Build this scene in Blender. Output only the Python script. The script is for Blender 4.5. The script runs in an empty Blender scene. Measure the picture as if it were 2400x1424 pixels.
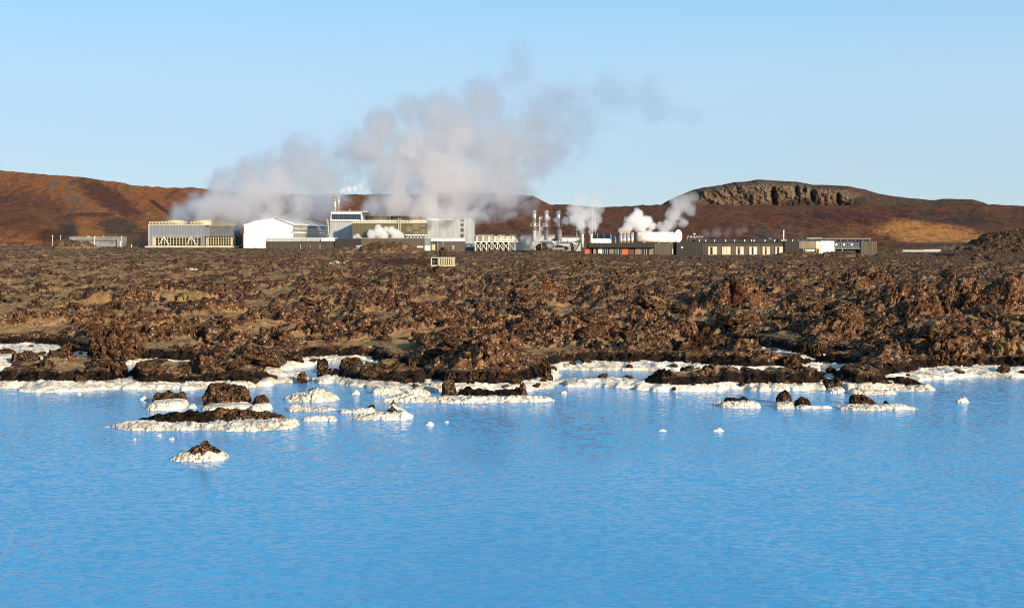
import bpy, bmesh, math, random
import numpy as np
from mathutils import Vector, Matrix

# ------------------------------------------------------------------ scene, camera, sky, sun
S = bpy.context.scene
C = S.collection
F, HC, YH, CX = 3000.0, 6.0, 560.0, 1200.0      # focal length in photo pixels, eye height, eye-level row, centre column

cam_d = bpy.data.cameras.new("camera")
cam = bpy.data.objects.new("camera", cam_d)
C.objects.link(cam)
cam.location = (0, 0, HC)
cam.rotation_euler = (math.radians(90), 0, 0)
cam_d.sensor_width = 36
cam_d.lens = F / 2400 * 36
cam_d.shift_y = -(712 - YH) / 2400
cam_d.clip_end = 20000
S.camera = cam

SUN_EL, SUN_AZ = math.radians(17.0), math.radians(140.0)     # azimuth clockwise from the view direction (+Y)
w = bpy.data.worlds.new("World")
S.world = w
w.use_nodes = True
nt = w.node_tree
bg = nt.nodes["Background"]
sky = nt.nodes.new("ShaderNodeTexSky")
sky.sky_type = 'NISHITA'
sky.sun_disc = False
sky.sun_elevation = SUN_EL
sky.sun_rotation = SUN_AZ
sky.altitude = 0
sky.air_density = 0.8
sky.dust_density = 0.0
sky.ozone_density = 5.0
# the whole sky is veiled by thin even haze: Nishita sky plus a pale veil that thins with height
veil = nt.nodes.new("ShaderNodeVectorMath")
veil.operation = 'MULTIPLY_ADD'
veil.inputs[1].default_value = (0.25, 0.25, 0.25)
geo = nt.nodes.new("ShaderNodeTexCoord")
sepz = nt.nodes.new("ShaderNodeSeparateXYZ")
nt.links.new(geo.outputs['Generated'], sepz.inputs[0])
vr = nt.nodes.new("ShaderNodeValToRGB")
stops = [(0.0, (2.9, 3.7, 4.2)), (0.06, (2.9, 3.7, 4.2)), (0.122, (2.9, 4.1, 4.8)), (0.184, (2.2, 4.0, 5.2)), (0.4, (1.4, 3.0, 5.0)), (1.0, (1.0, 2.2, 4.2))]
while len(vr.color_ramp.elements) < len(stops):
    vr.color_ramp.elements.new(0.5)
for el, (p_, c_) in zip(vr.color_ramp.elements, stops):
    el.position = p_
    el.color = (c_[0], c_[1], c_[2], 1)
nt.links.new(sepz.outputs[2], vr.inputs[0])
nt.links.new(vr.outputs[0], veil.inputs[2])
nt.links.new(sky.outputs[0], veil.inputs[0])
nt.links.new(veil.outputs[0], bg.inputs[0])
bg.inputs[1].default_value = 0.08

sun_d = bpy.data.lights.new("sun", 'SUN')
sun_d.energy = 5.0
sun_d.angle = math.radians(0.5)
sun_d.color = (1.0, 0.83, 0.58)
sun = bpy.data.objects.new("sun", sun_d)
C.objects.link(sun)
sdir = Vector((math.sin(SUN_AZ) * math.cos(SUN_EL), math.cos(SUN_AZ) * math.cos(SUN_EL), math.sin(SUN_EL)))
sun.rotation_euler = sdir.to_track_quat('Z', 'Y').to_euler()
sun.location = (60, -60, 80)

S.view_settings.view_transform = 'Standard'
S.view_settings.look = 'None'
S.view_settings.gamma = 1
S.view_settings.use_curve_mapping = False
S.view_settings.exposure = 0.81
S.render.engine = 'CYCLES'
S.cycles.filter_width = 1.05
S.cycles.max_bounces = 12
S.cycles.diffuse_bounces = 2
S.cycles.glossy_bounces = 3
S.cycles.volume_bounces = 9
S.cycles.volume_step_rate = 0.6
S.cycles.volume_max_steps = 200
S.cycles.use_denoising = True
try:
    S.cycles.denoiser = 'OPENIMAGEDENOISE'
except Exception:
    pass

# ------------------------------------------------------------------ noise (numpy)
def _hash(ix, iy, iz, seed):
    h = ix.astype(np.int64) * 374761393 + iy.astype(np.int64) * 668265263 + iz.astype(np.int64) * 2147483647 + seed * 1274126177
    h = (h ^ (h >> 13)) & 0xFFFFFFFF
    h = (h * 1274126177) & 0xFFFFFFFF
    h = h ^ (h >> 16)
    h = (h * 2246822519) & 0xFFFFFFFF
    return (h ^ (h >> 15)) & 0xFFFFFF

def _fade(t):
    return t * t * t * (t * (t * 6 - 15) + 10)

def noise2(x, y, seed=0):
    xi, yi = np.floor(x), np.floor(y)
    fx, fy = x - xi, y - yi
    z = np.zeros_like(xi)
    def g(dx, dy):
        a = _hash(xi + dx, yi + dy, z, seed) * (2 * math.pi / 0xFFFFFF)
        return np.cos(a) * (fx - dx) + np.sin(a) * (fy - dy)
    u, v = _fade(fx), _fade(fy)
    a = g(0, 0) * (1 - u) + g(1, 0) * u
    b = g(0, 1) * (1 - u) + g(1, 1) * u
    return (a * (1 - v) + b * v) * 1.45

def noise3(x, y, z, seed=0):
    xi, yi, zi = np.floor(x), np.floor(y), np.floor(z)
    fx, fy, fz = x - xi, y - yi, z - zi
    u, v, q = _fade(fx), _fade(fy), _fade(fz)
    def val(dx, dy, dz):
        return _hash(xi + dx, yi + dy, zi + dz, seed) * (2.0 / 0xFFFFFF) - 1
    r = 0
    for dz, wz in ((0, 1 - q), (1, q)):
        a = val(0, 0, dz) * (1 - u) + val(1, 0, dz) * u
        b = val(0, 1, dz) * (1 - u) + val(1, 1, dz) * u
        r = r + (a * (1 - v) + b * v) * wz
    return r

def fbm2(x, y, octv=4, seed=0, gain=0.5, ridged=False):
    r, a, t = 0, 1.0, 0
    for o in range(octv):
        n = noise2(x * 2 ** o + 17.3 * o, y * 2 ** o - 9.1 * o, seed + o)
        r = r + a * ((1 - 2 * np.abs(n)) if ridged else n)
        t += a
        a *= gain
    return r / t

def fbm3(x, y, z, octv=4, seed=0, gain=0.5, ridged=False):
    r, a, t = 0, 1.0, 0
    for o in range(octv):
        n = noise3(x * 2 ** o + 7.7 * o, y * 2 ** o, z * 2 ** o - 3.3 * o, seed + o)
        r = r + a * ((1 - 2 * np.abs(n)) if ridged else n)
        t += a
        a *= gain
    return r / t

def worley2(x, y, seed=0, tilt=False):
    xi, yi = np.floor(x), np.floor(y)
    z = np.zeros_like(xi)
    f1 = np.full(x.shape, 9.0)
    f2 = np.full(x.shape, 9.0)
    hid = np.zeros(x.shape)
    slab = np.zeros(x.shape)
    for dx in (-1, 0, 1):
        for dy in (-1, 0, 1):
            cx, cy = xi + dx, yi + dy
            h1 = _hash(cx, cy, z, seed) / 0xFFFFFF
            h2 = _hash(cx, cy, z + 1, seed) / 0xFFFFFF
            dd = np.hypot(cx + h1 - x, cy + h2 - y)
            near = dd < f1
            f2 = np.where(near, f1, np.minimum(f2, dd))
            hid = np.where(near, (h1 * 7.13 + h2 * 3.71) % 1.0, hid)
            if tilt:
                an = h1 * 91.7 + h2 * 57.3
                slab = np.where(near, np.cos(an) * (cx + h1 - x) + np.sin(an) * (cy + h2 - y), slab)
            f1 = np.where(near, dd, f1)
    return (f1, f2, hid, slab) if tilt else (f1, f2, hid)

def worley3(x, y, z, seed=0):
    xi, yi, zi = np.floor(x), np.floor(y), np.floor(z)
    f1 = np.full(x.shape, 9.0)
    f2 = np.full(x.shape, 9.0)
    for dx in (-1, 0, 1):
        for dy in (-1, 0, 1):
            for dz in (-1, 0, 1):
                cx, cy, cz = xi + dx, yi + dy, zi + dz
                h1 = _hash(cx, cy, cz, seed) / 0xFFFFFF
                h2 = _hash(cx, cy, cz, seed + 1) / 0xFFFFFF
                h3 = _hash(cx, cy, cz, seed + 2) / 0xFFFFFF
                dd = np.sqrt((cx + h1 - x) ** 2 + (cy + h2 - y) ** 2 + (cz + h3 - z) ** 2)
                near = dd < f1
                f2 = np.where(near, f1, np.minimum(f2, dd))
                f1 = np.where(near, dd, f1)
    return f1, f2

def sstep(a, b, x):
    t = np.clip((x - a) / (b - a), 0, 1)
    return t * t * (3 - 2 * t)

# ------------------------------------------------------------------ photo column and row to a place at a known distance
def P(px, py, d):
    return Vector(((px - CX) * d / F, d, HC - (py - YH) * d / F))

def gdist(py, z=0.0):
    return F * (HC - z) / (py - YH)

# ------------------------------------------------------------------ materials
def new_mat(name):
    m = bpy.data.materials.new(name)
    m.use_nodes = True
    n = m.node_tree.nodes
    return m, n, m.node_tree.links, n["Principled BSDF"]

def N(n, typ, **kw):
    o = n.new(typ)
    for k, v in kw.items():
        if k.startswith("i_"):
            key = k[2:]
            o.inputs[int(key) if key.isdigit() else key.replace("_", " ")].default_value = v
        else:
            setattr(o, k, v)
    return o

def ramp(n, stops, interp='LINEAR'):
    r = n.new("ShaderNodeValToRGB")
    r.color_ramp.interpolation = interp
    e = r.color_ramp.elements
    while len(e) < len(stops):
        e.new(0.5)
    for el, (p, c) in zip(e, stops):
        el.position = p
        el.color = (c[0], c[1], c[2], 1) if not isinstance(c, (int, float)) else (c, c, c, 1)
    return r

def mixc(n, l, fac, a, b, blend='MIX'):
    m = n.new("ShaderNodeMix")
    m.data_type = 'RGBA'
    m.blend_type = blend
    for sock, v in ((m.inputs[0], fac), (m.inputs[6], a), (m.inputs[7], b)):
        if hasattr(v, "links") or hasattr(v, "is_linked"):
            l.new(v, sock)
        elif isinstance(v, (int, float)):
            sock.default_value = v if sock.type == 'VALUE' else (v, v, v, 1)
        else:
            sock.default_value = (v[0], v[1], v[2], 1)
    return m.outputs[2]

def mth(n, l, op, a, b=None, clamp=False):
    m = n.new("ShaderNodeMath")
    m.operation = op
    m.use_clamp = clamp
    for i, v in enumerate((a, b)):
        if v is None:
            continue
        if isinstance(v, (int, float)):
            m.inputs[i].default_value = v
        else:
            l.new(v, m.inputs[i])
    return m.outputs[0]

def attr(n, name):
    a = n.new("ShaderNodeAttribute")
    a.attribute_name = name
    return a

MATS = {}
def paint(name, col, rough=0.6, metal=0.0, wear=0.12, ribs=0.0, rib_scale=4.0, spec=0.5, streak=True):
    """weathered sheet or paint: colour, faint vertical streaks, optional ribbing"""
    if name in MATS:
        return MATS[name]
    if sum(col) < 1.9:
        col = tuple(c * 0.82 for c in col)
    m, n, l, b = new_mat(name)
    tc = N(n, "ShaderNodeTexCoord")
    mp = N(n, "ShaderNodeMapping")
    mp.inputs['Scale'].default_value = (0.9, 0.9, 0.12 if streak else 0.9)
    l.new(tc.outputs['Object'], mp.inputs[0])
    nz = N(n, "ShaderNodeTexNoise", i_Scale=1.3, i_Detail=5.0, i_Roughness=0.6)
    l.new(mp.outputs[0], nz.inputs['Vector'])
    d = tuple(c * (1 - 2.2 * wear) for c in col)
    u = tuple(min(1, c * (1 + wear)) for c in col)
    r = ramp(n, [(0.3, d), (0.7, u)])
    l.new(nz.outputs[0], r.inputs[0])
    out = r.outputs[0]
    if ribs:
        sx = N(n, "ShaderNodeSeparateXYZ")
        l.new(tc.outputs['Object'], sx.inputs[0])
        s = mth(n, l, 'ADD', sx.outputs[0], sx.outputs[1])
        s = mth(n, l, 'SINE', mth(n, l, 'MULTIPLY', s, rib_scale))
        s = mth(n, l, 'MULTIPLY_ADD', s, 0.5)
        bp = N(n, "ShaderNodeBump", i_Strength=ribs, i_Distance=0.12)
        l.new(s, bp.inputs['Height'])
        l.new(bp.outputs[0], b.inputs['Normal'])
    l.new(out, b.inputs['Base Color'])
    b.inputs['Roughness'].default_value = rough
    b.inputs['Metallic'].default_value = metal
    b.inputs['Specular IOR Level'].default_value = spec
    MATS[name] = m
    return m

# ------------------------------------------------------------------ object helpers
def tag(o, label=None, cat=None, group=None, kind=None):
    if label: o['label'] = label
    if cat: o['category'] = cat
    if group: o['group'] = group
    if kind: o['kind'] = kind
    return o

def empty(name, loc, label, cat, group=None, rz=0.0):
    o = bpy.data.objects.new(name, None)
    C.objects.link(o)
    o.location = loc
    o.rotation_euler = (0, 0, rz)
    o.empty_display_size = 0.2
    return tag(o, label, cat, group)

def mesh_obj(name, verts, faces, mat, parent=None, smooth=False, loc=None):
    me = bpy.data.meshes.new(name)
    if isinstance(verts, np.ndarray):
        nv = len(verts)
        me.vertices.add(nv)
        me.vertices.foreach_set("co", np.ascontiguousarray(verts, dtype=np.float32).ravel())
        fa = np.ascontiguousarray(faces, dtype=np.int32)
        k = fa.shape[1]
        me.loops.add(fa.size)
        me.loops.foreach_set("vertex_index", fa.ravel())
        me.polygons.add(len(fa))
        me.polygons.foreach_set("loop_start", np.arange(0, fa.size, k, dtype=np.int32))
        me.update(calc_edges=True)
    else:
        me.from_pydata([tuple(v) for v in verts], [], faces)
        me.update()
    if smooth:
        me.polygons.foreach_set("use_smooth", np.ones(len(me.polygons), dtype=bool))
    o = bpy.data.objects.new(name, me)
    C.objects.link(o)
    if mat is not None:
        me.materials.append(mat)
    if parent is not None:
        o.parent = parent
    if loc is not None:
        o.location = loc
    return o

def set_attr(me, name, arr):
    a = me.attributes.new(name, 'FLOAT', 'POINT')
    a.data.foreach_set("value", np.ascontiguousarray(arr, dtype=np.float32).ravel())

def set_col(me, name, arr):
    a = me.attributes.new(name, 'FLOAT_COLOR', 'POINT')
    c = np.ones((len(arr), 4), dtype=np.float32)
    c[:, :3] = arr
    a.data.foreach_set("color", c.ravel())

def grid_faces(nr, nc):
    i = np.arange(nr * nc).reshape(nr, nc)
    return np.stack([i[:-1, :-1], i[:-1, 1:], i[1:, 1:], i[1:, :-1]], -1).reshape(-1, 4)

class MB:
    """collects simple solids and links them as ONE mesh object, local to a thing's base"""
    def __init__(s):
        s.v, s.f = [], []
    def add(s, v, f):
        k = len(s.v)
        s.v += [Vector(p) for p in v]
        s.f += [tuple(i + k for i in q) for q in f]
        return s
    def box(s, a, b):
        x0, y0, z0 = a
        x1, y1, z1 = b
        return s.add([(x0, y0, z0), (x1, y0, z0), (x1, y1, z0), (x0, y1, z0), (x0, y0, z1), (x1, y0, z1), (x1, y1, z1), (x0, y1, z1)],
                     [(3, 2, 1, 0), (4, 5, 6, 7), (0, 1, 5, 4), (1, 2, 6, 5), (2, 3, 7, 6), (3, 0, 4, 7)])
    def prism(s, pts, vec):
        n = len(pts)
        pts = [Vector(p) for p in pts]
        q = [p + Vector(vec) for p in pts]
        return s.add(pts + q, [tuple(range(n)), tuple(range(2 * n - 1, n - 1, -1))] + [((i + 1) % n, i, n + i, n + (i + 1) % n) for i in range(n)])
    def tube(s, pts, r, n=10, cap=True):
        pts = [Vector(p) for p in pts]
        rs = r if isinstance(r, (list, tuple)) else [r] * len(pts)
        rings = []
        up = None
        for i, p in enumerate(pts):
            t = (pts[min(i + 1, len(pts) - 1)] - pts[max(i - 1, 0)]).normalized()
            a = Vector((0, 0, 1)) if abs(t.z) < 0.9 else Vector((1, 0, 0))
            u = t.cross(a).normalized() if up is None else (up - t * up.dot(t)).normalized()
            up = u
            vv = t.cross(u)
            rings.append([p + (u * math.cos(2 * math.pi * k / n) + vv * math.sin(2 * math.pi * k / n)) * rs[i] for k in range(n)])
        v = [q for r_ in rings for q in r_]
        f = []
        for i in range(len(pts) - 1):
            for k in range(n):
                f.append((i * n + k, i * n + (k + 1) % n, (i + 1) * n + (k + 1) % n, (i + 1) * n + k))
        if cap:
            f.append(tuple(range(n - 1, -1, -1)))
            f.append(tuple((len(pts) - 1) * n + k for k in range(n)))
        return s.add(v, f)
    def build(s, name, mat, parent=None, smooth=False):
        o = mesh_obj(name, s.v, s.f, mat, parent)
        bm = bmesh.new()
        bm.from_mesh(o.data)
        bmesh.ops.recalc_face_normals(bm, faces=bm.faces)
        bm.to_mesh(o.data)
        bm.free()
        if smooth:
            for p in o.data.polygons:
                p.use_smooth = len(p.vertices) == 4
        return o

class Site:
    """a thing standing at distance d: its parts are given in photo columns and rows, turned into metres at that distance"""
    def __init__(s, name, px, py, d, label, cat, group=None):
        s.o = P(px, py, d)
        s.d = d
        s.e = empty(name, s.o, label, cat, group)
    def L(s, px, py, off=0.0):                       # local point; off = metres behind the front plane
        p = P(px, py, s.d) - s.o
        return Vector((p.x, off, p.z))
    def box(s, name, x0, y0, x1, y1, mat, off=0.0, depth=1.0, parent=None, mb=None):
        a, b = s.L(x0, y1, off), s.L(x1, y0, off)
        m = mb or MB()
        m.box((a.x, off, a.z), (b.x, off + depth, b.z))
        return None if mb else m.build(name, mat, parent or s.e)
    def tube(s, name, pts, r, mat, parent=None, n=10, mb=None, smooth=True):
        m = mb or MB()
        m.tube([s.L(*p) for p in pts], r, n)
        return None if mb else m.build(name, mat, parent or s.e, smooth)
# ------------------------------------------------------------------ lava, moss and silica materials
def lava_nodes(m, n, l, b, vec, moss, sil, dark, rust, zoff=None, detail=1.0):
    nzA = N(n, "ShaderNodeTexNoise", i_Scale=0.55 * detail, i_Detail=6.0, i_Roughness=0.65)
    nzB = N(n, "ShaderNodeTexNoise", i_Scale=6.0 * detail, i_Detail=4.0, i_Roughness=0.7)
    vor = N(n, "ShaderNodeTexVoronoi", i_Scale=5.5 * detail)
    vor2 = N(n, "ShaderNodeTexVoronoi", i_Scale=12.0 * detail)
    for q in (nzA, nzB, vor, vor2):
        l.new(vec, q.inputs['Vector'])
    rock = ramp(n, [(0.30, (0.016, 0.009, 0.006)), (0.44, (0.070, 0.036, 0.019)), (0.56, (0.130, 0.070, 0.035)), (0.72, (0.27, 0.165, 0.085))])
    l.new(nzB.outputs[0], rock.inputs[0])
    sep = N(n, "ShaderNodeSeparateColor")
    l.new(vor.outputs['Color'], sep.inputs[0])
    fl = ramp(n, [(0.72, 0.0), (0.86, 1.0)])
    l.new(sep.outputs[0], fl.inputs[0])
    flk = mth(n, l, 'MULTIPLY', fl.outputs[0], mth(n, l, 'SUBTRACT', 0.9, mth(n, l, 'MULTIPLY', vor.outputs['Distance'], 1.1)), True)
    sep2 = N(n, "ShaderNodeSeparateColor")
    l.new(vor2.outputs['Color'], sep2.inputs[0])
    fl2 = ramp(n, [(0.86, 0.0), (0.92, 1.0)])
    l.new(sep2.outputs[1], fl2.inputs[0])
    c = mixc(n, l, mth(n, l, 'MULTIPLY', flk, 0.6), rock.outputs[0], (0.30, 0.20, 0.11))
    c = mixc(n, l, mth(n, l, 'MULTIPLY', fl2.outputs[0], 0.7), c, (0.52, 0.41, 0.29))
    dk = ramp(n, [(0.05, 1.0), (0.22, 0.0)])
    l.new(sep.outputs[1], dk.inputs[0])
    c = mixc(n, l, mth(n, l, 'MULTIPLY', dk.outputs[0], 0.7), c, (0.016, 0.011, 0.009))
    # moss
    mo = ramp(n, [(0.3, (0.095, 0.060, 0.027)), (0.5, (0.195, 0.128, 0.060)), (0.7, (0.30, 0.205, 0.10))])
    mixn = mth(n, l, 'MULTIPLY_ADD', nzB.outputs[0], 0.5)
    mixn.node.inputs[2].default_value = 0.0
    l.new(mth(n, l, 'MULTIPLY', nzA.outputs[0], 0.6), mixn.node.inputs[2])
    l.new(mixn, mo.inputs[0])
    mm = mth(n, l, 'ADD', moss, mth(n, l, 'MULTIPLY', mth(n, l, 'SUBTRACT', nzB.outputs[0], 0.5), 0.9))
    mr = ramp(n, [(0.42, 0.0), (0.58, 1.0)])
    l.new(mm, mr.inputs[0])
    c = mixc(n, l, mr.outputs[0], c, mo.outputs[0])
    rr = ramp(n, [(0.45, 0.0), (0.65, 1.0)])
    l.new(mth(n, l, 'ADD', rust, mth(n, l, 'MULTIPLY', mth(n, l, 'SUBTRACT', nzB.outputs[0], 0.5), 0.6)), rr.inputs[0])
    c = mixc(n, l, mth(n, l, 'MULTIPLY', rr.outputs[0], 0.75), c, (0.062, 0.022, 0.013))
    c = mixc(n, l, 1.0, c, (0.90, 0.83, 0.77), 'MULTIPLY')
    # black wet growth just above the silica, then the silica itself
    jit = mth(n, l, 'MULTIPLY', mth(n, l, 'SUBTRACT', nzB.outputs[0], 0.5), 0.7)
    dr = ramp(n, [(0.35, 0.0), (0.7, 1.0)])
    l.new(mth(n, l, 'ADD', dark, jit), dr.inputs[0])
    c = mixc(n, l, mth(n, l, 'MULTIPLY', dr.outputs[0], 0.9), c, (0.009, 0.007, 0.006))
    vs = N(n, "ShaderNodeTexVoronoi", i_Scale=0.9 * detail)
    vs.feature = 'DISTANCE_TO_EDGE'
    wv = N(n, "ShaderNodeVectorMath", operation='MULTIPLY_ADD')
    l.new(nzB.outputs['Color'], wv.inputs[0])
    wv.inputs[1].default_value = (0.9 / detail, 0.9 / detail, 0.9 / detail)
    l.new(vec, wv.inputs[2])
    l.new(wv.outputs[0], vs.inputs['Vector'])
    cr = ramp(n, [(0.0, (0.16, 0.13, 0.09)), (0.022, (0.54, 0.47, 0.37)), (0.10, (0.70, 0.63, 0.52))])
    l.new(vs.outputs['Distance'], cr.inputs[0])
    sm = ramp(n, [(0.36, (0.50, 0.43, 0.33)), (0.56, (1, 1, 1))])
    l.new(nzA.outputs[0], sm.inputs[0])
    silc = mixc(n, l, 0.6, cr.outputs[0], sm.outputs[0], 'MULTIPLY')
    sr = ramp(n, [(0.40, (0, 0, 0)), (0.60, (1, 1, 1))])
    l.new(mth(n, l, 'ADD', sil, mth(n, l, 'MULTIPLY', jit, 0.5)), sr.inputs[0])
    edge = ramp(n, [(0.25, 0.0), (0.42, 1.0), (0.7, 0.0)])
    l.new(mth(n, l, 'ADD', sil, mth(n, l, 'MULTIPLY', jit, 0.6)), edge.inputs[0])
    c = mixc(n, l, sr.outputs[0], c, silc)
    c = mixc(n, l, mth(n, l, 'MULTIPLY', edge.outputs[0], 0.65), c, (0.19, 0.105, 0.045))
    l.new(c, b.inputs['Base Color'])
    b.inputs['Roughness'].default_value = 0.92
    b.inputs['Specular IOR Level'].default_value = 0.06
    # relief: grains of scoria, weaker on moss
    h = mth(n, l, 'ADD', mth(n, l, 'MULTIPLY', nzB.outputs[0], 0.6), mth(n, l, 'MULTIPLY', vor.outputs['Distance'], -0.5))
    bp = N(n, "ShaderNodeBump", i_Distance=0.16)
    bs = mth(n, l, 'SUBTRACT', 1.0, mth(n, l, 'MULTIPLY', mth(n, l, 'MAXIMUM', mr.outputs[0], sr.outputs[0]), 0.72))
    l.new(bs, bp.inputs['Strength'])
    l.new(h, bp.inputs['Height'])
    # broken facets: every clinker cell turns its own way, so grain shows at any distance
    def off(src, k):
        v = N(n, "ShaderNodeVectorMath", operation='SUBTRACT')
        l.new(src, v.inputs[0])
        v.inputs[1].default_value = (0.5, 0.5, 0.5)
        q = N(n, "ShaderNodeVectorMath", operation='SCALE')
        l.new(v.outputs[0], q.inputs[0])
        q.inputs['Scale'].default_value = k
        return q.outputs[0]
    def vadd(a_, b_):
        v = N(n, "ShaderNodeVectorMath", operation='ADD')
        l.new(a_, v.inputs[0])
        l.new(b_, v.inputs[1])
        return v.outputs[0]
    vor3 = N(n, "ShaderNodeTexVoronoi", i_Scale=2.6 * detail)
    l.new(wv.outputs[0], vor3.inputs['Vector'])
    sm_ = vadd(vadd(off(vor.outputs['Color'], 1.1), off(vor2.outputs['Color'], 0.8)), off(vor3.outputs['Color'], 1.1))
    q = N(n, "ShaderNodeVectorMath", operation='SCALE')
    l.new(sm_, q.inputs[0])
    l.new(bs, q.inputs['Scale'])
    nm = N(n, "ShaderNodeVectorMath", operation='NORMALIZE')
    l.new(vadd(bp.outputs[0], q.outputs[0]), nm.inputs[0])
    l.new(nm.outputs[0], b.inputs['Normal'])

def make_field_mat():
    m, n, l, b = new_mat("lava_field")
    tc = N(n, "ShaderNodeTexCoord")
    lava_nodes(m, n, l, b, tc.outputs['Object'], attr(n, 'moss').outputs['Fac'], attr(n, 'sil').outputs['Fac'],
               attr(n, 'dark').outputs['Fac'], attr(n, 'rust').outputs['Fac'])
    return m
M_FIELD = make_field_mat()
def make_rock_mat(name, detail=1.0, tint=None):
    m, n, l, b = new_mat(name)
    tc = N(n, "ShaderNodeTexCoord")
    lava_nodes(m, n, l, b, tc.outputs['Object'], attr(n, 'moss').outputs['Fac'], attr(n, 'sil').outputs['Fac'],
               attr(n, 'dark').outputs['Fac'], attr(n, 'rust').outputs['Fac'], detail=detail)
    return m
M_ROCK = make_rock_mat("lava_rock", 1.6)
M_CRAG = make_rock_mat("shore_crag", 2.2)

# ------------------------------------------------------------------ the lava field
LAVA = [
    [(-400, 800), (0, 803), (100, 803), (150, 808), (190, 822), (240, 836), (330, 838), (420, 842), (480, 846), (560, 858), (620, 860), (660, 850),
     (720, 838), (780, 832), (870, 834), (890, 846), (930, 856), (960, 858), (985, 880), (1040, 892), (1100, 896), (1180, 894), (1240, 886),
     (1270, 872), (1285, 855), (1320, 846), (1400, 843), (1480, 845), (1560, 848), (1640, 850), (1700, 853), (1800, 856), (1870, 853), (1905, 846),
     (1960, 852), (2010, 870), (2060, 880), (2110, 868), (2150, 858), (2200, 856), (2260, 858), (2300, 853), (2400, 858), (2800, 860), (2800, 700), (-400, 700)],
    [(12, 880), (40, 868), (110, 858), (190, 850), (260, 852), (295, 868), (300, 885), (240, 893), (120, 893), (40, 890)],
    [(300, 882), (330, 867), (420, 862), (520, 858), (590, 868), (640, 878), (620, 886), (560, 890), (450, 892), (340, 890)],
    [(1515, 893), (1540, 880), (1600, 874), (1700, 874), (1800, 876), (1900, 878), (1935, 884), (1900, 893), (1800, 895), (1700, 893), (1600, 897), (1540, 898)],
    [(1935, 872), (2000, 866), (2070, 885), (2060, 893), (1990, 893), (1940, 888)],
    [(770, 876), (860, 868), (960, 868), (1010, 885), (1000, 897), (930, 893), (850, 884)],
]
HOLES = [[(1630, 800), (1690, 799), (1760, 806), (1830, 822), (1880, 830), (1960, 832), (1990, 840), (1930, 848), (1860, 850), (1800, 842), (1740, 838), (1690, 832), (1700, 815), (1650, 806)]]
SHELF = [
    [(-400, 806), (0, 806), (170, 815), (205, 840), (110, 850), (60, 856), (0, 862), (-400, 864)],
    [(-400, 885), (300, 885), (640, 872), (740, 865), (745, 886), (650, 893), (560, 899), (400, 906), (250, 911), (60, 917), (0, 906), (-400, 906)],
    [(700, 845), (740, 828), (880, 826), (940, 850), (880, 862), (800, 858), (760, 850)],
    [(880, 885), (1000, 895), (1240, 895), (1300, 890), (1330, 904), (1240, 915), (1060, 913), (960, 916), (880, 912), (760, 893)],
    [(1285, 850), (1480, 843), (1700, 850), (1900, 848), (1960, 856), (1900, 868), (1700, 868), (1550, 866), (1400, 862), (1290, 864)],
    [(1290, 890), (1380, 882), (1480, 885), (1520, 890), (1640, 898), (1900, 896), (1960, 900), (1900, 906), (1700, 906), (1540, 910), (1400, 903), (1300, 903)],
    HOLES[0],
    [(2060, 890), (2130, 862), (2400, 858), (2800, 858), (2800, 884), (2400, 880), (2300, 882), (2180, 888), (2100, 897), (2000, 900)],
    [(290, 850), (400, 846), (420, 856), (300, 862)],
]
MOUNDS = [  # column, base row, width, height in photo pixels, depth factor, ground level there
    (165, 579, 80, 20, 1.0, 3.4), (1715, 722, 150, 58, 0.9, 1.3), (2030, 672, 110, 42, 0.9, 1.6), (910, 590, 120, 27, 1.0, 2.3), (785, 582, 55, 13, 1.0, 2.6),
    (665, 577, 90, 10, 1.0, 2.9), (265, 822, 110, 60, 0.9, 0.8), (1640, 712, 60, 34, 0.8, 1.3), (2250, 720, 130, 60, 0.9, 1.2), (2370, 730, 120, 75, 0.9, 1.2),
    (1150, 880, 220, 44, 1.0, 0.4), (1010, 862, 130, 28, 0.9, 0.5), (560, 838, 90, 38, 0.8, 0.7), (430, 822, 90, 22, 0.8, 0.7), (760, 815, 90, 30, 0.9, 0.8), (2150, 760, 130, 48, 0.8, 1.1),
    (1280, 688, 90, 34, 0.9, 1.4), (1420, 690, 110, 26, 0.9, 1.4), (1960, 790, 120, 32, 0.8, 0.8), (2330, 838, 160, 36, 0.9, 0.5), (2100, 858, 110, 32, 0.9, 0.4), (2210, 858, 110, 32, 0.9, 0.4),
    (400, 700, 230, 22, 0.9, 1.4), (240, 705, 170, 24, 0.9, 1.4), (1480, 790, 150, 26, 0.7, 0.7), (1350, 810, 130, 30, 0.7, 0.6), (1700, 830, 150, 18, 0.6, 0.5), (620, 760, 150, 20, 0.9, 0.9),
    (2120, 742, 190, 56, 0.9, 0.9), (1930, 775, 190, -22, 1.0, 0.9), (2010, 700, 70, 30, 0.8, 1.2), (1520, 700, 80, -14, 1.0, 1.2), (1000, 770, 150, 26, 0.9, 0.9), (1265, 590, 60, 10, 1.0, 2.0), (1880, 593, 90, 9, 1.0, 1.4), (1980, 596, 90, 14, 1.0, 1.4), (480, 740, 120, 16, 0.9, 1.1), (860, 730, 120, 20, 0.9, 1.1),
]

_r = random.Random(4)
for _x in range(-60, 2470, 44):                     # low heaps along the far edge of the field
    MOUNDS.append((_x + _r.uniform(-20, 20), _r.uniform(584, 592) - 7 * (_x < 700), _r.uniform(22, 70), _r.uniform(3, 11) * (0.6 if 340 < _x < 700 else 1), 1.0, 2.2 if _x < 900 else 1.2))

def to_ground(poly, z=0.2):
    return np.array([((px - CX) * gdist(py, z) / F, gdist(py, z)) for px, py in poly])

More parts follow.
